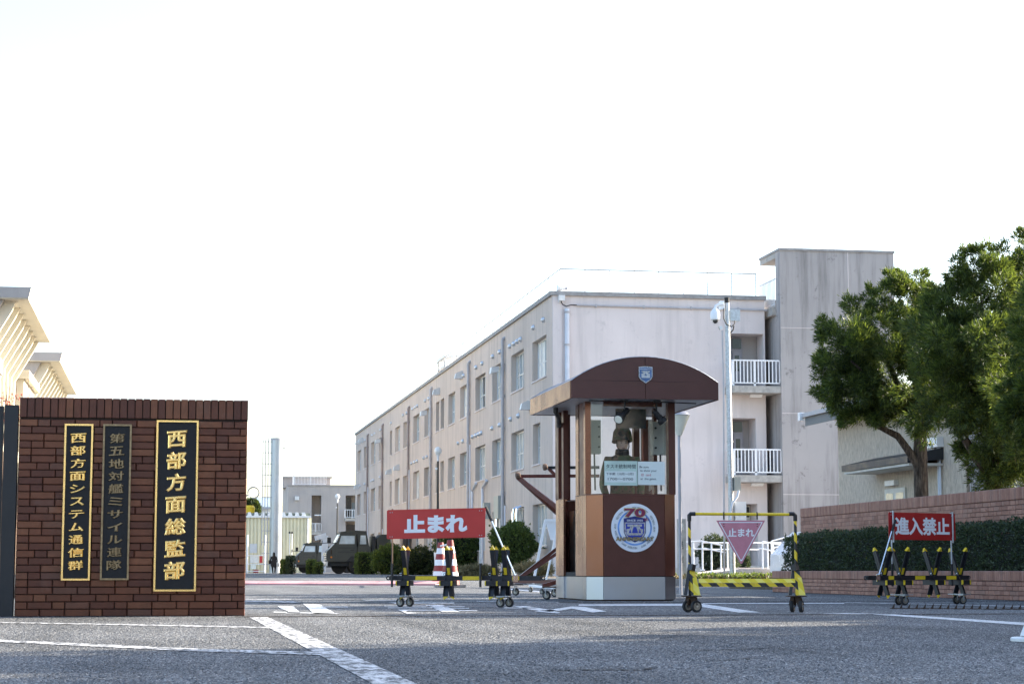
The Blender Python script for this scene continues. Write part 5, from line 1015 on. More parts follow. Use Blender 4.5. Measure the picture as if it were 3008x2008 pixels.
MB().prism([(HX + .002, HY1 - .1, HZ - .01), (HX + 6.9, HY1 - .1, HZ - .01), (HX + 3.5, HY1 - .1, HZ + .98)], (0, .09, 0)).build('gable', 'house_render', ho)
MB().box(E0 - .02, E0 + .012, HYm - 5, HY1 + .72, HZ - .16, HZ + .17).build('fascia', 'house_trim', ho)
MB().box(E0 + .013, HX + .3, HYm - 5, HY1 + .66, HZ + .0, HZ + .03).build('eave_soffit', 'soffit', ho)
MB().box(E0 - .11, E0 - .025, HYm - 5, HY1 + .8, HZ + .06, HZ + .17).build('gutter', 'pipe_grey', ho); MB().box(E0 - .16, E0 - .02, HY1 + .74, HY1 + .9, HZ - .02, HZ + .2).build('rain_head', 'white_bright', ho)
cy0, cy1 = onx(2672, 1360, HX - .8).y, onx(2478, 1392, HX - .8).y
MB().prism([(HX - .85, cy0, 2.78), (HX - .002, cy0, 2.86), (HX - .002, cy0, 3.12), (HX - .85, cy0, 2.93)], (0, cy1 - cy0, 0)).build('porch_canopy', 'awning_dark', ho); MB().box(HX - .80, HX - .003, cy0 + .05, cy1 - .05, 2.72, 2.775).build('canopy_soffit', 'soffit', ho)
d0, d1 = onx(2664, 1440, HX).y, onx(2604, 1440, HX).y; dz_ = onx(2630, 1440, HX).z
dr = MB().box(HX - .05, HX - .002, d0, d1, .3, dz_ + .05).build('door', 'door_pale', ho)
for k in range(2): MB().box(HX - .06, HX - .051, d0 + .1 + k * (d1 - d0) / 2, d0 + (k + 1) * (d1 - d0) / 2 - .1, 1.0, dz_ - .06).build('pane', 'door_light_glass', dr)
l0, l1 = onx(2640, 1420, HX).y, onx(2612, 1420, HX).y; MB().box(HX - .12, HX - .002, l0, l1, dz_ + .12, dz_ + .24).build('porch_light', 'white_paint', ho)
m0, m1 = onx(2772, 1297, HX), onx(2743, 1297, HX); MB().box(HX - .16, HX - .002, m0.y, m1.y, m0.z - .11, m0.z + .11).build('meter_box', 'white_bright', ho)
for dy in (.12, .22): MB().cyl((HX - .05, m0.y + dy, .3), (HX - .05, m0.y + dy, m0.z - .1), .025, n=8).build('conduit', 'pipe_pale', ho)

# ================================================================== CAMERA POLE
py = 52.5; pb = ony(2152, 1697, py); ptop = ony(2135, 877, py)
cp = thing('camera_pole', 'tall galvanised pole with dome security camera and boxes', 'pole', (pb.x, py, .17))
PP = lambda v: pb.lerp(ptop, (1697 - v) / (1697 - 877)) 
MB().tube([Vector((pb.x, py, .15)), ptop], [.082, .066], 16).build('pole', 'galv', cp); MB().cyl(ptop - Vector((0, 0, .12)), ptop + Vector((0, 0, .03)), .069, n=16).build('pole_cap', 'black_rubber', cp)
q = lambda u, v, dy=0: ony(u, v, py + dy)
MB().tube([q(2113, 888, -.1), q(2103, 897, -.1), q(2099, 906, -.1)] if False else [q(2125, 893, -.1), q(2112, 894, -.1), q(2103, 898, -.1), q(2101, 907, -.1)], .04, 10).build('camera_arm', 'white_bright', cp)
dc = MB().lathe([(.05, .0), (.12, -.09), (.135, -.17), (.13, -.31), (.115, -.33)], q(2101, 905, -.1), (0, 0, 1), 20).build('camera_housing', 'white_bright', cp); MB().lathe([(.10, .0), (.095, -.06), (.06, -.12), (.01, -.14)], q(2101, 905, -.1) + Vector((0, 0, -.33)), (0, 0, 1), 20).build('camera_dome', 'glass', dc); MB().lathe([(.07, 0), (.07, -.05), (.03, -.09)], q(2101, 905, -.1) + Vector((0, 0, -.33)), (0, 0, 1), 12).build('lens', 'black_plastic', dc)
for (u0, v0, u1, v1, dy, nm, mt) in ((2117, 883, 2128, 908, -.1, 'bracket_box', 'white_bright'), (2147, 909, 2174, 942, -.05, 'terminal_box', 'galv'), (2158, 1400, 2176, 1440, -.12, 'small_box', 'box_grey'), (2161, 1472, 2192, 1540, -.1, 'cabinet', 'white_bright')):
    a, b = q(u0, v1, dy), q(u1, v0, dy); MB().box(a.x, b.x, py + dy, py + dy + .2, a.z, b.z).build(nm, mt, cp)
MB().tube([q(2127, 905, -.12), q(2126, 935, -.16), q(2134, 953, -.18), q(2150, 959, -.16), q(2158, 950, -.12), q(2158, 942, -.1)], .018, 6).build('cable', 'cable', cp); MB().tube([q(2156, 957, -.14), q(2154, 968, -.15), q(2145, 978, -.12)], .018, 6).build('cable', 'cable', cp)
MB().tube([q(2170, 1440, -.15), q(2166, 1458, -.17), q(2152, 1476, -.18), q(2147, 1500, -.16), q(2147, 1560, -.15)], .03, 8).build('conduit', 'pipe_pale', cp); MB().tube([q(2122, 970, -.05), q(2126, 1100, -.06), q(2128, 1690, -.06)], .028, 8).build('side_pipe', 'pipe_grey', cp)
MB().prism([q(2112, 958, -.08), q(2121, 956, -.08), q(2124, 964, -.08), q(2116, 968, -.08)], (0, .12, 0)).build('floodlight', 'aluminium', cp)
for v in (1130, 1300, 1520, 1600): c = PP(v); MB().cyl(c - Vector((0, 0, .02)), c + Vector((0, 0, .02)), .09, n=14).build('pole_band', 'galv', cp)
# bowl lamp beside the booth
ly_ = 33.0; lb = ony(1995, 1700, ly_); lt = ony(1995, 1268, ly_)
bl = thing('bowl_lamp_post', 'slim grey lamp post with pale bowl shade beside the booth roof', 'lamp post', (lb.x, ly_, 0))
MB().cyl((lt.x, ly_, 0), (lt.x, ly_, lt.z), .028, n=12).build('post', 'pipe_grey', bl); MB().lathe([(.05, -.03), (.06, .0), (.17, .28), (.185, .31)], (lt.x, ly_, lt.z - .03), (0, 0, 1), 24).build('shade', 'lamp_glass', bl); MB().lathe([(.19, 0), (.15, .05), (.02, .08)], (lt.x, ly_, lt.z + .285), (0, 0, 1), 24).build('lid', 'pipe_grey', bl)
# name post
nx = 52.0; a = ony(1994, 1700, nx); b = ony(2015, 1523, nx)
npst = thing('name_post', 'slim pale stone post with brushed characters right of the booth', 'sign post', ((a.x + b.x) / 2, nx, .17)); MB().box(a.x, b.x, nx, nx + .15, .15, b.z).build('slab', 'concrete', npst)
for ch, v, mt in (('熊', 1545, 'board_white'), ('・', 1590, 'ink'), ('西', 1602, 'ink'), ('館', 1642, 'ink')):
    m = MB(); c = ony(2003, v, nx); put_text(m, ch, (c.x, nx - .001, c.z), (1, 0, 0), (0, 0, 1), .04 if ch == '・' else .085, .04 if ch == '・' else .19, .012, .002); text_obj(m, 'character', mt, npst)
# ================================================================== ENTRANCE RAMP
rp = thing('entrance_ramp', 'pale tiled entrance ramp leading to the building door', 'ramp', (20, 64, .17)); RYf = 62.0
ra = ony(2040, 1693, RYf); rb = ony(2270, 1693, RYf)
MB().prism([(ra.x - .5, RYf, .172), (rb.x + 2.5, RYf, .172), (rb.x + 2.5, RYf, .45), (ra.x + 1.5, RYf, .45), (ra.x - .5, RYf, .20)], (0, 2.2, 0)).build('ramp_body', 'tile_floor', rp)
MB().box(ra.x + 1.5, 27.5, RYf + 2.21, BY - 2.21, .172, .50).build('landing', 'tile_floor', rp)
hr = thing('handrail', 'pale double handrail with posts on the entrance ramp, left part', 'handrail', (18, RYf, .2)); hr2 = thing('handrail', 'pale double handrail with posts by the building door, right part', 'handrail', (22, RYf, .2))
def pz(x, y): return (1960 + x * .236, 1450 + y * .236)
def rail(parent, pts, Y, r=.022): MB().tube([ony(*pz(*p), Y) for p in pts], r, 8).build('rail', 'white_bright', parent)
def rpost(parent, x, y0, y1, Y): a = ony(*pz(x, y0), Y); b = ony(*pz(x, y1), Y); MB().cyl((a.x, Y, b.z), (a.x, Y, a.z), .028, n=8).build('post', 'white_bright', parent); MB().cyl((a.x, Y, b.z - .02), (a.x, Y, b.z + .02), .08, n=12).build('foot', 'white_bright', parent)
rail(hr, [(210, 600), (425, 585), (690, 640)], RYf + .1); rail(hr, [(210, 688), (425, 682), (470, 675), (725, 730)], RYf + .1)
for x, y0, y1 in ((325, 600, 940), (437, 585, 945), (550, 612, 975), (668, 636, 1005)): rpost(hr, x, y0, y1, RYf + .1)
rail(hr, [(430, 604), (770, 606), (1200, 606)], RYf + 2.1); rail(hr, [(430, 688), (1140, 690)], RYf + 2.1); rpost(hr, 748, 606, 945, RYf + 2.1)
rail(hr2, [(1185, 590), (1450, 640)], RYf + .3); rail(hr2, [(1140, 680), (1170, 675), (1440, 735)], RYf + .3); rail(hr2, [(1200, 606), (1420, 606)], RYf + 2.1); rail(hr2, [(1300, 585), (1600, 500)], RYf + 1.5); rail(hr2, [(1320, 670), (1480, 630)], RYf + 1.5)
for x, y0, y1, d in ((1185, 592, 945, .3), (1252, 606, 955, .3), (1318, 610, 960, .3), (1297, 585, 940, 1.5), (1435, 640, 960, .3)): rpost(hr2, x, y0, y1, RYf + d)
def blob_bush(name, label, u, v, ru, rv, Y, n=1500, mat='leaf_clipped', L=.06, W=.03, nb=6, lob=9, dep=None, spread=.8, group=None):
    c = ony(u, v, Y); rx = (ony(u + ru, v, Y).x - c.x); rz_ = c.z - ony(u, v + rv, Y).z; ry = dep or rx * .8; z0 = gz(Y) if Y > 58 or u < 1900 else .15
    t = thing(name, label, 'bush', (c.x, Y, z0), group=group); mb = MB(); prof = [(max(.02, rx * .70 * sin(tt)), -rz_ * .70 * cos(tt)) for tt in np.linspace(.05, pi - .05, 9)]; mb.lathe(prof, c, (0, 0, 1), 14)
    mb.xform(lambda p: Vector((p.x, Y + (p.y - Y) * ry / rx, max(p.z, z0)))); mb.build('inner_twigs', 'leaf_core', t)  # solid dark body behind the bush leaves
    mb = MB()
    for k in range(4): mb.cyl((c.x + random.uniform(-.2, .2) * rx, Y, z0), (c.x + random.uniform(-.4, .4) * rx, Y, c.z), .03 * rx + .01, n=6)
    mb.build('stem', 'bark_far', t)
    d = RNG.normal(0, 1, (n, 3)); d /= np.linalg.norm(d, axis=1)[:, None]; rad = RNG.uniform(.72, 1.03, n) * (1 + .13 * np.sin(d[:, 0] * 5 + u) * np.sin(d[:, 2] * 4 + v) + .08 * np.sin(d[:, 0] * 13 + v) * np.sin(d[:, 2] * 11 + u)); rad = np.where(RNG.uniform(0, 1, n) < .04, rad * RNG.uniform(1.05, 1.22, n), rad); P = np.array([c.x, Y, c.z]) + d * np.array([rx, ry, rz_]) * rad[:, None]; P[:, 2] = np.maximum(P[:, 2], z0 + .03); d[:, 2] += .3
    leaf_cloud('foliage', mat, t, P, d, L, W, nb, spread); return t
blob_bush('clipped_shrub', 'round clipped shrub behind the entrance handrail', 2112, 1628, 62, 58, 65.0, 2400, 'leaf_hedge', .06, .03)
blob_bush('clipped_shrub', 'low shrub by the building step, right of the pole', 2188, 1655, 14, 26, 66.5, 500, 'leaf_hedge', .06, .03)
gc = leaf_cloud('ground_cover', 'leaf_bush', None, np.column_stack([RNG.uniform(13.6, 21.5, 1500), RNG.uniform(50.5, 53.5, 1500), np.full(1500, .2)]), np.tile([0, -.2, 1.0], (1500, 1)), .13, .04, 5, .6, 'stuff'); tag(gc, 'low dry ground cover in the bed behind the kerb', 'plants', kind='stuff')
gc2 = leaf_cloud('ground_cover', 'straw', None, np.column_stack([RNG.uniform(12.6, 17.5, 1200), RNG.uniform(50.5, 52.5, 1200), np.full(1200, .19)]), np.tile([0, -.2, 1.0], (1200, 1)), .10, .05, 4, .9, 'stuff'); tag(gc2, 'dry brown leaves in the bed behind the kerb', 'leaves', kind='stuff')
# white car half hidden by hedge
CY = 60.0; ca_ = ony(2300, 1690, CY)
car = thing('parked_car', 'white car half hidden behind the hedge and wall', 'car', (ca_.x + 2, CY, .17)); cx0 = ony(2306, 1640, CY).x; cz = lambda v: ony(2300, v, CY).z
MB().prism([(cx0, CY, .35), (cx0 + .02, CY, .9), (cx0 + .15, CY, 1.02), (cx0 + .75, CY, 1.62), (cx0 + 2.9, CY, 1.70), (cx0 + 3.5, CY, 1.2), (cx0 + 3.9, CY, 1.0), (cx0 + 3.9, CY, .35)], (0, 1.6, 0)).build('body', 'car_white', car)
MB().prism([(cx0 + .36, CY - .012, 1.06), (cx0 + 1.3, CY - .012, 1.06), (cx0 + 1.3, CY - .012, 1.56), (cx0 + .82, CY - .012, 1.56)], (0, .01, 0)).build('window', 'pane_dark', car)
for x in (cx0 + .75, cx0 + 3.1): wh = MB().lathe([(.30, -.09), (.31, 0), (.30, .09)], (x, CY + .04, .48), (0, 1, 0), 22).build('wheel', 'tyre', car); MB().lathe([(.19, 0), (.16, .02)], (x, CY - .05, .48), (0, -1, 0), 18).build('rim', 'aluminium', wh)

# ================================================================== HEADQUARTERS BLOCK (far left)
HE = -6.7; HZT = 14.0
hq = thing('headquarters_building', 'cream office block with wide overhanging eaves and rows of columns', 'building', (-16, 120, 0))
for (y0, y1, first) in ((98.1, 117.0, True), (127.6, 151.7, False)):
    rf = MB().prism([(-40, y0, HZT - .55), (HE - .12, y0, HZT - .55), (HE, y0, HZT), (-40, y0, HZT)], (0, y1 - y0, 0)).build('roof_slab', 'plaster_grey' if False else 'plaster_cream', hq)
    MB().prism([(-40, y0 - .05, HZT - .5), (HE - .10, y0 - .05, HZT - .5), (HE + .02, y0 - .05, HZT + .02), (-40, y0 - .05, HZT + .02)], (0, .049, 0)).build('fascia', 'plaster_grey', hq)
    nf = 8 if first else 10
    for k in range(nf):
        yy = y0 + .9 + (y1 - y0 - 1.6) * k / (nf - 1)
        MB().prism([(HE - .75, yy, HZT - .56), (HE - .95, yy, HZT - 1.05), (HE - 2.0, yy, HZT - 2.9), (HE - 2.6, yy, HZT - 2.9), (HE - 2.6, yy, HZT - .56)], (0, .35, 0)).build('eave_bracket', 'plaster_cream', hq)
        MB().box(HE - 2.6, HE - 2.0, yy - .12, yy + .47, HZT - 7.0, HZT - 2.901).build('column', 'plaster_cream', hq)
        MB().box(HE - 2.7, HE - 1.55, yy - .25, yy + .6, HZT - 7.6, HZT - 7.001).build('corbel', 'plaster_cream', hq); MB().box(HE - 2.7, HE - 1.8, yy - .15, yy + .5, 0, HZT - 7.601).build('column', 'plaster_cream', hq)
    MB().prism([(-40, y0 + .35, HZT - 1.9), (HE - 2.0, y0 + .35, HZT - 1.9), (HE - 1.3, y0 + .35, HZT - .56), (-40, y0 + .35, HZT - .56)], (0, .5, 0)).build('end_beam', 'plaster_grey', hq)
    MB().box(-40, HE - 2.65, y0 + 1.2, y1 - .3, 0, HZT - .56).build('wall', 'plaster_cream', hq)
    for k in range(nf - 1):
        ya_ = y0 + 1.6 + (y1 - y0 - 1.6) * k / (nf - 1); yb_ = ya_ + (y1 - y0 - 1.6) / (nf - 1) - 1.1
        for zt_ in (HZT - 1.6, HZT - 5.2, HZT - 9.2):
            w_ = MB().box(HE - 2.66, HE - 2.62, ya_, yb_, zt_ - 2.0, zt_).build('window', 'aluminium', hq); MB().box(HE - 2.615, HE - 2.605, ya_ + .08, yb_ - .08, zt_ - 1.92, zt_ - .08).build('pane', 'pane_blue', w_)
MB().box(-40, HE - 1.6, 117.8, 126.9, 9.6, 11.4).build('link_beam', 'plaster_cream', hq); MB().box(-40, HE - 1.3, 117.5, 127.2, 11.4, 11.9).build('link_coping', 'plaster_cream', hq); MB().box(-40, HE - 3.2, 118.5, 126.5, 0, 9.6).build('link_wall', 'plaster_cream', hq)
MB().box(-40, HE - 1.2, 96.0, 98.0, 9.7, 10.4).build('balcony_ledge', 'plaster_grey', hq); MB().box(-40, HE - 1.75, 96.2, 98.0, 0, 9.7).build('balcony_wall', 'plaster_cream', hq)
# bare shrub with red leaves above the black gate
bx_ = ony(35, 1190, 30.0); bs = thing('bare_shrub', 'bare twiggy shrub with a few red leaves above the black gate', 'bush', (bx_.x, 30, 0)); mb = MB()
for k in range(26):
    x = bx_.x + random.uniform(-.35, .25); z = random.uniform(2.75, 3.3); mb.tube([(x * .6 + bx_.x * .4, 30, 0), (x, 30 + random.uniform(-.2, .2), 2.2), (x + random.uniform(-.08, .08), 30 + random.uniform(-.2, .2), z)], [.02, .010, .003], 4)
mb.build('twigs', 'bare_twig', bs); P = np.column_stack([RNG.uniform(bx_.x - .35, bx_.x + .28, 160), RNG.uniform(29.8, 30.2, 160), RNG.uniform(2.5, 2.95, 160)]); leaf_cloud('leaves', 'red_leaf', bs, P, np.tile([0, -.3, .8], (160, 1)), .05, .02, 2, .8)

# ================================================================== FAR YARD: chimney, shed, far block, lamp, trucks
def at(u, v, Y): return ony(u, v, Y)
CYd = 208.0; c0 = at(808, 1684, CYd); ct = at(812, 1288, CYd); cr = (at(829, 1400, CYd).x - at(793, 1400, CYd).x) / 2
ch = thing('steel_chimney', 'tall cylindrical steel chimney standing beside the yellow shed', 'chimney', (c0.x, CYd, .17))
hs = [.1, 3.2, 6.4, 9.6, ct.z]
for a_, b_ in zip(hs, hs[1:]): MB().lathe([(cr, 0), (cr, b_ - a_ - .03), (cr * .985, b_ - a_ - .02), (cr * .985, b_ - a_)], (c0.x, CYd, a_), n=32).build('section', 'chimney_steel', ch)
MB().lathe([(cr * 1.06, -.15), (cr * 1.06, .06), (cr * .9, .06)], (c0.x, CYd, ct.z), n=32).build('rim', 'pipe_grey', ch)
ld = MB(); lx0, lx1 = at(771, 1400, CYd).x, at(787, 1400, CYd).x
for x in (lx0, (lx0 + lx1) / 2, lx1): ld.cyl((x, CYd - .3, 3.0 if x != lx1 else .5), (x, CYd - .3, ct.z), .05, n=5)
ld.build('ladder_cage', 'pipe_grey', ch)
for k in range(12): MB().box(lx0, lx1 + .3, CYd - .35, CYd - .27, 1 + k * 1.15, 1.07 + k * 1.15).build('ladder_hoop', 'pipe_grey', ch)
am = thing('antenna_mast', 'very thin whip antenna on the chimney, right side', 'antenna', (at(838, 1300, CYd).x, CYd, 10)); axm = at(838, 1300, CYd).x
MB().cyl((axm, CYd, at(838, 1332, CYd).z), (axm, CYd, at(838, 1172, CYd).z), .035, .012, 6).build('whip', 'pipe_grey', am); MB().box(c0.x + cr, axm, CYd - .04, CYd + .04, at(830, 1295, CYd).z, at(830, 1293, CYd).z).build('arm', 'pipe_grey', am); MB().box(c0.x + cr, axm, CYd - .04, CYd + .04, at(830, 1316, CYd).z, at(830, 1313, CYd).z).build('arm', 'pipe_grey', am)
# shed
SYd = 214.0; s0 = at(690, 1684, SYd); s1 = at(911, 1520, SYd); sh_ = thing('yellow_shed', 'pale yellow corrugated metal shed with white eave', 'shed', ((s0.x + s1.x) / 2, SYd + 4, .1)); zt_ = s1.z
x = s0.x - 6; k = 0; stepx = .38
sw_ = MB()
while x < s1.x: sw_.prism([(x, SYd, 0), (x + stepx * .5, SYd, 0), (x + stepx * .62, SYd + .12, 0), (x + stepx * .88, SYd + .12, 0)], (0, 0, zt_)); sw_.box(x, x + stepx, SYd + .1, SYd + .2, 0, zt_ - .005); x += stepx
sw_.build('corrugated_wall', 'shed_yellow', sh_, kind='stuff'); MB().box(s0.x - 6, s1.x, SYd + .2, SYd + 14, 0, zt_ - .02).build('core', 'shed_yellow', sh_)
MB().box(s0.x - 6, s1.x + .1, SYd - .25, SYd + .1, zt_, zt_ + .2).build('eave_gutter', 'white_paint', sh_)
for i in range(15): MB().prism([(s1.x - 11 + i * .72, SYd - .1, zt_ + .2), (s1.x - 11 + i * .72 + .5, SYd - .1, zt_ + .2), (s1.x - 11 + i * .72 + .36, SYd - .1, zt_ + .58), (s1.x - 11 + i * .72 + .14, SYd - .1, zt_ + .58)], (0, 12, 0)).build('roof_rib', 'white_paint', sh_)
MB().box(s0.x - 6, s1.x, SYd + .3, SYd + 13, zt_ + .2, zt_ + .5).build('roof', 'shed_roof', sh_); MB().cyl((s1.x - .25, SYd - .12, .2), (s1.x - .25, SYd - .12, zt_), .09, n=8).build('downpipe', 'white_paint', sh_)
for (u0, v0, u1, v1, mt) in ((733, 1596, 755, 1623, 'aluminium'), (734, 1632, 759, 1652, 'board_white'), (762, 1632, 771, 1652, 'poster_red'), (736, 1656, 752, 1670, 'paper'), (744, 1672, 759, 1685, 'cone_red')):
    a, b = at(u0, v1, SYd - 2), at(u1, v0, SYd - 2); tag(MB().box(a.x, b.x, SYd - 2.3, SYd - 2, max(a.z, .17), b.z).build('notice_board', mt), {'aluminium': 'rounded grey metal hood on the shed wall', 'board_white': 'white notice board left of the walking person', 'poster_red': 'narrow red and white poster beside the notice board', 'paper': 'cream panel below the white notice board', 'cone_red': 'small red-orange bin below the notice boards'}[mt], 'board' if mt != 'cone_red' else 'bin')
pf = thing('notice_stand', 'white post frame carrying the notice boards by the shed', 'frame', (at(750, 1680, SYd - 2.4).x, SYd - 2.4, .17))
for u in (727, 779): a = at(u, 1570, SYd - 2.4); MB().cyl((a.x, SYd - 2.4, .17), (a.x, SYd - 2.4, a.z), .10, n=8).build('post', 'white_bright', pf)
for v in (1630, 1655, 1676): a, b = at(727, v, SYd - 2.4), at(779, v, SYd - 2.4); MB().box(a.x, b.x, SYd - 2.45, SYd - 2.38, a.z - .05, a.z + .03).build('rail', 'white_bright', pf)
pp_ = thing('double_pole', 'two thin pale pipes with dark caps before the shed', 'pole', (at(855, 1680, SYd - 1).x, SYd - 1, .17))
for u in (851, 858): a = at(u, 1566, SYd - 1); MB().cyl((a.x, SYd - 1, .17), (a.x, SYd - 1, a.z), .05, n=6).build('pipe', 'white_paint', pp_); MB().lathe([(.09, 0), (.12, .12), (.03, .22)], (a.x, SYd - 1, a.z), n=8).build('cap', 'black_plastic', pp_)
# rusty pipe hook beyond the gate wall
hk = ony(726, 1455, 60.0); hp = MB(); cx_, cz_ = ony(745, 1446, 60).x, ony(745, 1446, 60).z; rr_ = .165
hp.tube([(hk.x - .5, 60, 0), (hk.x - .5, 60, hk.z - .1), (hk.x - .1, 60, hk.z - .03)] + [(cx_ + rr_ * cos(t), 60, cz_ + rr_ * sin(t)) for t in np.linspace(radians(205), radians(-100), 16)], .024, 8)
tag(hp.build('hooked_pipe', 'concrete'), 'pale curled pipe end just right of the brick gate wall', 'pipe')
# far block
FYd = 242.0; fb = thing('far_building', 'grey-beige far block with balconies and rooftop railing behind the shed', 'building', (at(940, 1600, FYd).x, FYd + 6, .1))
fa, fbb = at(844, 1684, FYd), at(1060, 1426, FYd); fz = at(900, 1427, FYd).z
fh = []
for (u0, v0, u1, v1) in ((1015, 1454, 1046, 1521), (1015, 1530, 1046, 1600)): a, b = at(u0, v1, FYd), at(u1 + 14, v0, FYd); fh.append((a.x, b.x, a.z, b.z))
a, b = at(913, 1684, FYd), at(944, 1454, FYd); fh.append((a.x, b.x, .3, b.z))
holed_wall('y', FYd, fa.x, fbb.x + 8, 0, fz, fh, 2.2).build('wall', 'plaster_grey', fb, smooth=0); MB().box(fa.x + .05, fbb.x + 8, FYd + 2.2, FYd + 12, 0, fz - .02).build('core', 'plaster_beige', fb); MB().box(fa.x - .0, fa.x + .2, FYd + .01, FYd + 12, 0, fz - .01).build('side_wall', 'plaster_beige', fb)
MB().box(fa.x - .1, fbb.x + 8, FYd - .1, FYd + .3, fz, fz + .15).build('coping', 'coping', fb)
a, b = at(832, 1424, FYd + 5), at(970, 1409, FYd + 5); MB().box(a.x, b.x, FYd + 5, FYd + 10, fz, b.z + .2).build('penthouse', 'plaster_grey', fb); MB().box(a.x - .2, b.x + .2, FYd + 4.8, FYd + 10.2, b.z + .2, b.z + .4).build('penthouse_roof', 'coping', fb)
a, b = at(864, 1425, FYd + .5), at(958, 1411, FYd + .5); railing(fb, a.x, b.x, FYd + .5, FYd + 4, fz + .15, 1.2, True, 22, 'roof_railing')
for (u0, u1, vt_, vb_) in ((1015, 1046, 1496, 1521), (1015, 1046, 1566, 1592)): 
    pass
for (u0, u1, vr, vs_) in ((1013, 1062, 1496, 1521), (914, 943, 1536, 1561)):
    a = at(u0, vs_, FYd - .6); b = at(u1, vr, FYd - .6); MB().box(a.x, b.x, FYd - .9, FYd + .2, a.z - .35, a.z).build('balcony_slab', 'concrete', fb); railing(fb, a.x, b.x, FYd - .8, FYd, a.z, b.z - a.z, True, 7)
for (u0, v0, u1, v1, mt) in ((1018, 1460, 1032, 1521, 'pane_dark'), (1033, 1475, 1046, 1521, 'pane_blue'), (1018, 1540, 1046, 1600, 'pane_dark')): a, b = at(u0, v1, FYd + 2), at(u1, v0, FYd + 2); MB().box(a.x, b.x, FYd + 2.1, FYd + 2.19, a.z, b.z).build('window', mt, fb)
a = at(872, 1462, FYd); MB().box(a.x - .25, a.x + .25, FYd - .35, FYd - .002, a.z - .25, a.z + .2).build('vent', 'aluminium', fb); a = at(934, 1512, FYd); MB().box(a.x - .4, a.x + .4, FYd + .1, FYd + .3, a.z - .06, a.z + .06).build('light_strip', 'white_bright', fb)
# low distant sheds and tree behind the shed roof
db = thing('distant_house', 'small distant pale house behind the yellow shed roof', 'house', (at(765, 1500, 290).x, 290, 0)); a, b = at(745, 1520, 290), at(800, 1470, 290); MB().box(a.x, b.x, 290, 296, 0, b.z - 1.0).build('wall', 'board_white', db); MB().prism([(a.x - .5, 289, b.z - 1.2), (b.x, 289, b.z - 1.2), (b.x, 293, b.z + .3), (a.x - .5, 293, b.z + .3)], (0, 0, .3)).build('roof', 'pane_blue', db)
blob_bush('distant_tree', 'small distant tree between gate wall and yellow shed', 738, 1492, 24, 24, 280, 700, 'leaf_far', .4, .2)
tag(MB().lathe([(.01, 0), (.6, .3), (.65, .9), (.5, 1.2)], at(733, 1512, 250), n=12).build('yellow_beacon', 'yellow_sign'), 'small yellow shape just right of the brick gate wall', 'beacon')
# lamp posts
def globe_lamp(label, u, vb, vt, Y, pm):
    b = at(u, vb, Y); t_ = at(u, vt, Y); t = thing('globe_lamp_post', label, 'lamp post', (b.x, Y, gz(Y)), group='globe lamp posts in the yard'); h = t_.z - b.z; sc = h / 9.0
    MB().tube([(b.x, Y, gz(Y)), (b.x, Y, t_.z - .95 * sc)], [.11 * sc, .07 * sc], 10).build('post', pm, t); MB().lathe([(.07 * sc, 0), (.09 * sc, .3 * sc), (.12 * sc, .42 * sc), (.14 * sc, .46 * sc)], (b.x, Y, t_.z - 1.0 * sc), n=14).build('neck', 'white_bright', t)
    MB().lathe([(.14 * sc, 0), (.24 * sc, .14 * sc), (.27 * sc, .3 * sc), (.22 * sc, .46 * sc), (.06 * sc, .55 * sc)], (b.x, Y, t_.z - .55 * sc), n=18).build('globe', 'globe_white', t); MB().box(b.x - .18 * sc, b.x - .05 * sc, Y - .05, Y + .05, t_.z - 1.6 * sc, t_.z - 1.45 * sc).build('sensor', 'white_bright', t)
globe_lamp('nearer lamp post with white globe in front of the long facade', 1285, 1690, 1312, 100, 'black_paint'); globe_lamp('farther lamp post with white globe by the far block', 989, 1684, 1450, 190, 'black_paint')

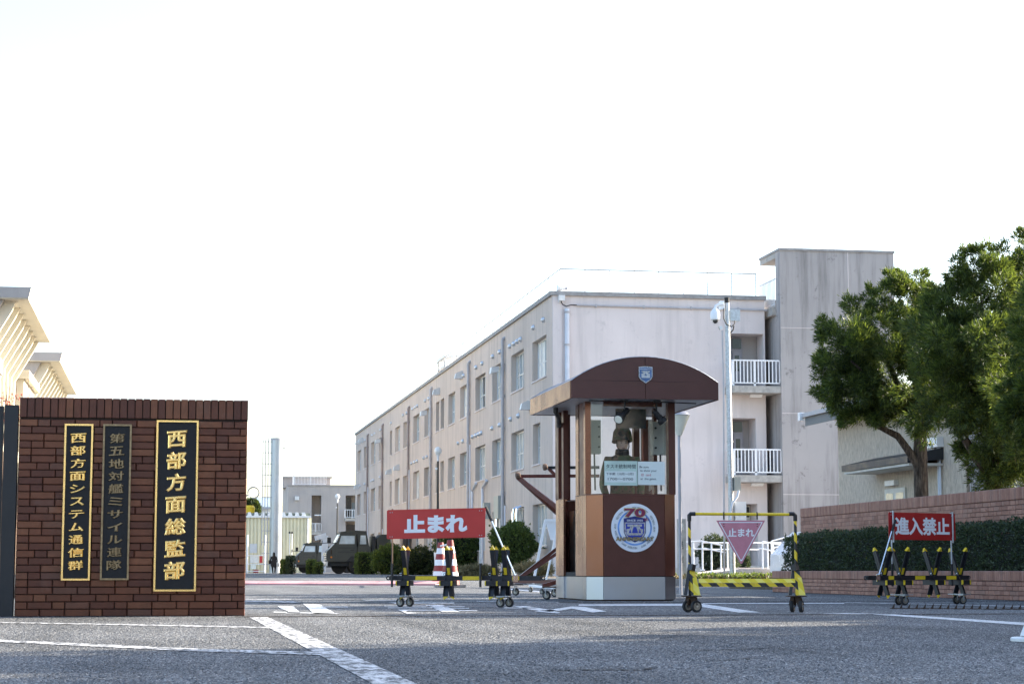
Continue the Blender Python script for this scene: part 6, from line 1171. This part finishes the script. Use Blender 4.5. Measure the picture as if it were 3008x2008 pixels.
# ================================================================== MILITARY TRUCKS
def truck(label, u, Y, s=1.0):
    """side view, nose to -X; local origin under the nose"""
    b = at(u, 1684, Y); t = thing('military_truck', label, 'truck', (b.x, Y, gz(Y)), 0, group='olive trucks parked in the yard', local=True)
    W = 2.1
    cab = MB().prism([(.10, 0, .85), (.0, 0, 1.05), (.05, 0, 1.55), (.62, 0, 2.12), (.92, 0, 2.75), (2.05, 0, 2.80), (2.15, 0, .85)], (0, W, 0)).build('cab', 'olive', t)
    MB().prism([(.88, -.02, 2.70), (1.0, -.02, 2.90), (1.9, -.02, 3.0), (2.75, -.02, 2.95), (2.95, -.02, 1.9), (2.2, -.02, 1.9), (2.1, -.02, 2.72)], (0, W + .04, 0)).build('canvas_roof', 'olive_canvas', t)
    MB().box(2.16, 3.05, .0, W, .85, 1.9).build('rear_cab', 'olive', t)
    d = MB().prism([(.70, -.02, 1.0), (2.02, -.02, 1.0), (2.02, -.02, 2.70), (.98, -.02, 2.70), (.70, -.02, 2.05)], (0, .018, 0)).build('door', 'olive', t)
    MB().prism([(.86, -.03, 2.06), (1.94, -.03, 2.06), (1.94, -.03, 2.62), (1.02, -.03, 2.62)], (0, .009, 0)).build('window', 'mirror_glass', d); MB().box(1.65, 1.9, -.04, -.021, 1.62, 1.67).build('handle', 'black_plastic', d)
    for zz_ in (1.50, 1.78): MB().box(.8, 1.95, -.028, -.0205, zz_, zz_ + .03).build('door_rib', 'black_paint', d)
    MB().prism([(2.3, -.03, 2.05), (2.75, -.03, 2.05), (2.70, -.03, 2.65), (2.35, -.03, 2.65)], (0, .009, 0)).build('rear_window', 'mirror_glass', t)
    MB().prism([(.62, -.01, 2.16), (.70, -.01, 2.16), (.96, -.01, 2.74), (.90, -.01, 2.74)], (0, .3, 0)).build('windscreen_frame', 'silver_scuff', t); MB().prism([(.615, .35, 2.16), (.625, .35, 2.16), (.90, .35, 2.72), (.89, .35, 2.72)], (0, W - .5, 0)).build('windscreen', 'mirror_glass', t)
    for y in (.25, .75): MB().prism([(.04, y, 1.52), (.10, y, 1.52), (.62, y, 2.06), (.58, y, 2.12)], (0, .2, 0)).build('bonnet_stripe', 'silver_scuff', t)  # bonnet stripes lightened in colour to look sunlit
    MB().box(-.06, .10, .0, W, .55, .85).build('bumper', 'silver_scuff', t); MB().prism([(-.5, .1, .5), (.1, .1, .7), (.1, .1, .85), (-.45, .1, .72)], (0, W - .2, 0)).build('tow_frame', 'silver_scuff', t)
    for k_ in range(4): MB().box(-.03, .06, .2, W - .2, .95 + k_ * .15, 1.02 + k_ * .15).build('grille_bar', 'silver_scuff', t)
    for y in (.18, W - .35): MB().lathe([(.13, 0), (.12, .06)], (-.01, y + .1, 1.35), (-1, 0, 0), 14).build('headlight', 'lamp_glass', t)
    MB().lathe([(.07, 0), (.04, .06)], (.35, -.002, 1.15), (0, -1, 0), 10).build('indicator', 'amber', t); MB().box(.30, .38, -.03, -.001, 1.35, 1.65).build('marker_plate', 'rust', t)
    MB().tube([(.65, 0, 2.1), (.2, -.2, 2.15), (-.3, -.2, 2.1)], .025, 6).build('mirror_arm', 'black_plastic', t); MB().lathe([(.16, 0), (.15, .04), (.02, .05)], (-.3, -.2, 2.15), (-1, 0, .2), 12).build('mirror', 'black_plastic', t); MB().box(.05, .3, -.1, .1, 2.1, 2.5).build('mirror', 'black_plastic', t)
    MB().box(.2, 7.2, .35, W - .35, .55, .85).build('chassis', 'black_paint', t); MB().box(3.35, 7.4, -.05, W + .05, 1.05, 1.65).build('cargo_bed', 'olive', t)
    MB().prism([(3.5, -.05, 1.65), (3.5, -.05, 2.45), (3.75, -.05, 2.72), (7.2, -.05, 2.78), (7.4, -.05, 2.5), (7.4, -.05, 1.65)], (0, W + .1, 0)).build('canvas_tilt', 'olive_canvas', t); MB().box(3.15, 3.4, .1, W - .1, 1.0, 2.6).build('spare_rack', 'black_paint', t)
    MB().prism([(1.35, -.03, .85), (1.7, -.03, 1.22), (2.6, -.03, 1.22), (2.95, -.03, .85)], (0, .03, 0)).build('wheel_arch', 'black_paint', t)
    for x in (2.12, 5.2, 6.4):
        for y in (.02, W - .3):
            w = MB().lathe([(.34, -.14), (.5, -.13), (.55, -.08), (.55, .08), (.5, .13), (.34, .14)], (x, y + .14, .55), (0, 1, 0), 26).build('wheel', 'tyre', t); MB().lathe([(.33, -.10), (.30, -.12), (.12, -.06), (.10, -.16), (.02, -.17)], (x, y + .14, .55), (0, 1, 0), 20).build('rim', 'hub', w)
    x = .95; w = MB().lathe([(.34, -.14), (.5, -.13), (.55, 0), (.5, .13), (.34, .14)], (x, .9, .55), (0, 1, 0), 20).build('wheel', 'tyre', t)
    t.scale = (s, s, s); return t
truck('nearer olive military truck with canvas top and scuffed nose, behind the red sign', 958, 138.0, 1.0); truck('farther olive military truck behind clipped bushes, left of the nearer one', 866, 190.0, .97)
pa = at(925, 1570, 170.0); cr_ = thing('white_crane_post', 'white box-section crane arm between the two trucks', 'crane', (pa.x, 170, .17)); a = at(944, 1647, 170); b = at(962, 1570, 170)
MB().bar(at(953, 1645, 170), at(955, 1572, 170), .5, .4).build('column', 'white_bright', cr_); MB().bar(at(925, 1580, 170), at(958, 1571, 170), .5, .4).build('arm', 'white_bright', cr_); MB().bar(at(950, 1680, 170), at(952, 1640, 170), .4, .3).build('foot', 'white_bright', cr_)
# clipped hedges and bushes before the trucks
def box_hedge(label, u0, u1, vt, Y, n, mat='leaf_clipped'):
    a, b = at(u0, 1684, Y), at(u1, vt, Y); hedge('clipped_bush', label, a.x, b.x, Y, Y + 1.3, gz(Y), b.z, n, mat, .10, .05, nb=5, group='clipped bushes before the trucks')
box_hedge('small square clipped bush left of the farther truck', 829, 848, 1645, 131, 500, 'leaf_bush'); box_hedge('tall narrow clipped bush at the nose of the farther truck', 846, 866, 1634, 130, 550, 'leaf_hedge'); box_hedge('clipped bush between the two trucks', 905, 930, 1647, 129, 600, 'leaf_bush'); box_hedge('small clipped bush under the nose of the nearer truck', 926, 948, 1654, 128, 500, 'leaf_bush')
box_hedge('large clipped dark bush hiding the wheel of the nearer truck', 1050, 1108, 1626, 126, 1300, 'leaf_bush')
blob_bush('leafy_bush', 'broad loose green bush left of the stop sign post', 1145, 1645, 55, 46, 122, 2200, 'leaf_bush', .12, .06); blob_bush('leafy_bush', 'low leafy bush under the red sign', 1225, 1650, 60, 42, 112, 1700, 'leaf_clipped', .12, .06); blob_bush('leafy_bush', 'dark bush under the right end of the red sign', 1345, 1615, 68, 72, 104, 2600, 'leaf_bush', .11, .055)
blob_bush('leafy_bush', 'bright green rounded bush between the stop sign and the booth', 1505, 1598, 66, 62, 84, 3200, 'leaf_bush', .11, .045); blob_bush('leafy_bush', 'small dry grass clump at the foot of the facade', 1400, 1678, 60, 12, 86, 700, 'straw', .2, .03)
blob_bush('leafy_bush', 'dry brown grass tuft near the white A-frame', 1570, 1672, 50, 14, 80, 700, 'straw', .2, .03)

# ================================================================== unseen houses added across the street to shape the reflections
for i, (x0, x1, h, y) in enumerate(((-34, -14, 7.5, -26), (-12, 6, 10.0, -27), (8, 24, 6.8, -25), (26, 44, 9.0, -27))):
    t = thing('street_building', ['grey two-storey shop house across the street, far left', 'taller white apartment house across the street', 'low beige shop house across the street', 'plain grey office house across the street, far right'][i], 'building', ((x0 + x1) / 2, y - 4, 0)); MB().box(x0, x1, y - 8, y, 0, h).build('wall', ['plaster_grey', 'board_white', 'plaster_house', 'plaster_grey'][i], t); MB().box(x0 - .2, x1 + .2, y - 8.2, y + .2, h, h + .3).build('roof', 'coping', t)
    for k in range(int((x1 - x0) / 3)):
        for z in (1.2, 4.4, 7.4):
            if z + 1.8 < h: w = MB().box(x0 + .8 + k * 3, x0 + 2.6 + k * 3, y + .001, y + .05, z, z + 1.6).build('window', 'aluminium', t); MB().box(x0 + .9 + k * 3, x0 + 2.5 + k * 3, y + .051, y + .06, z + .1, z + 1.5).build('pane', 'pane_dark', w)
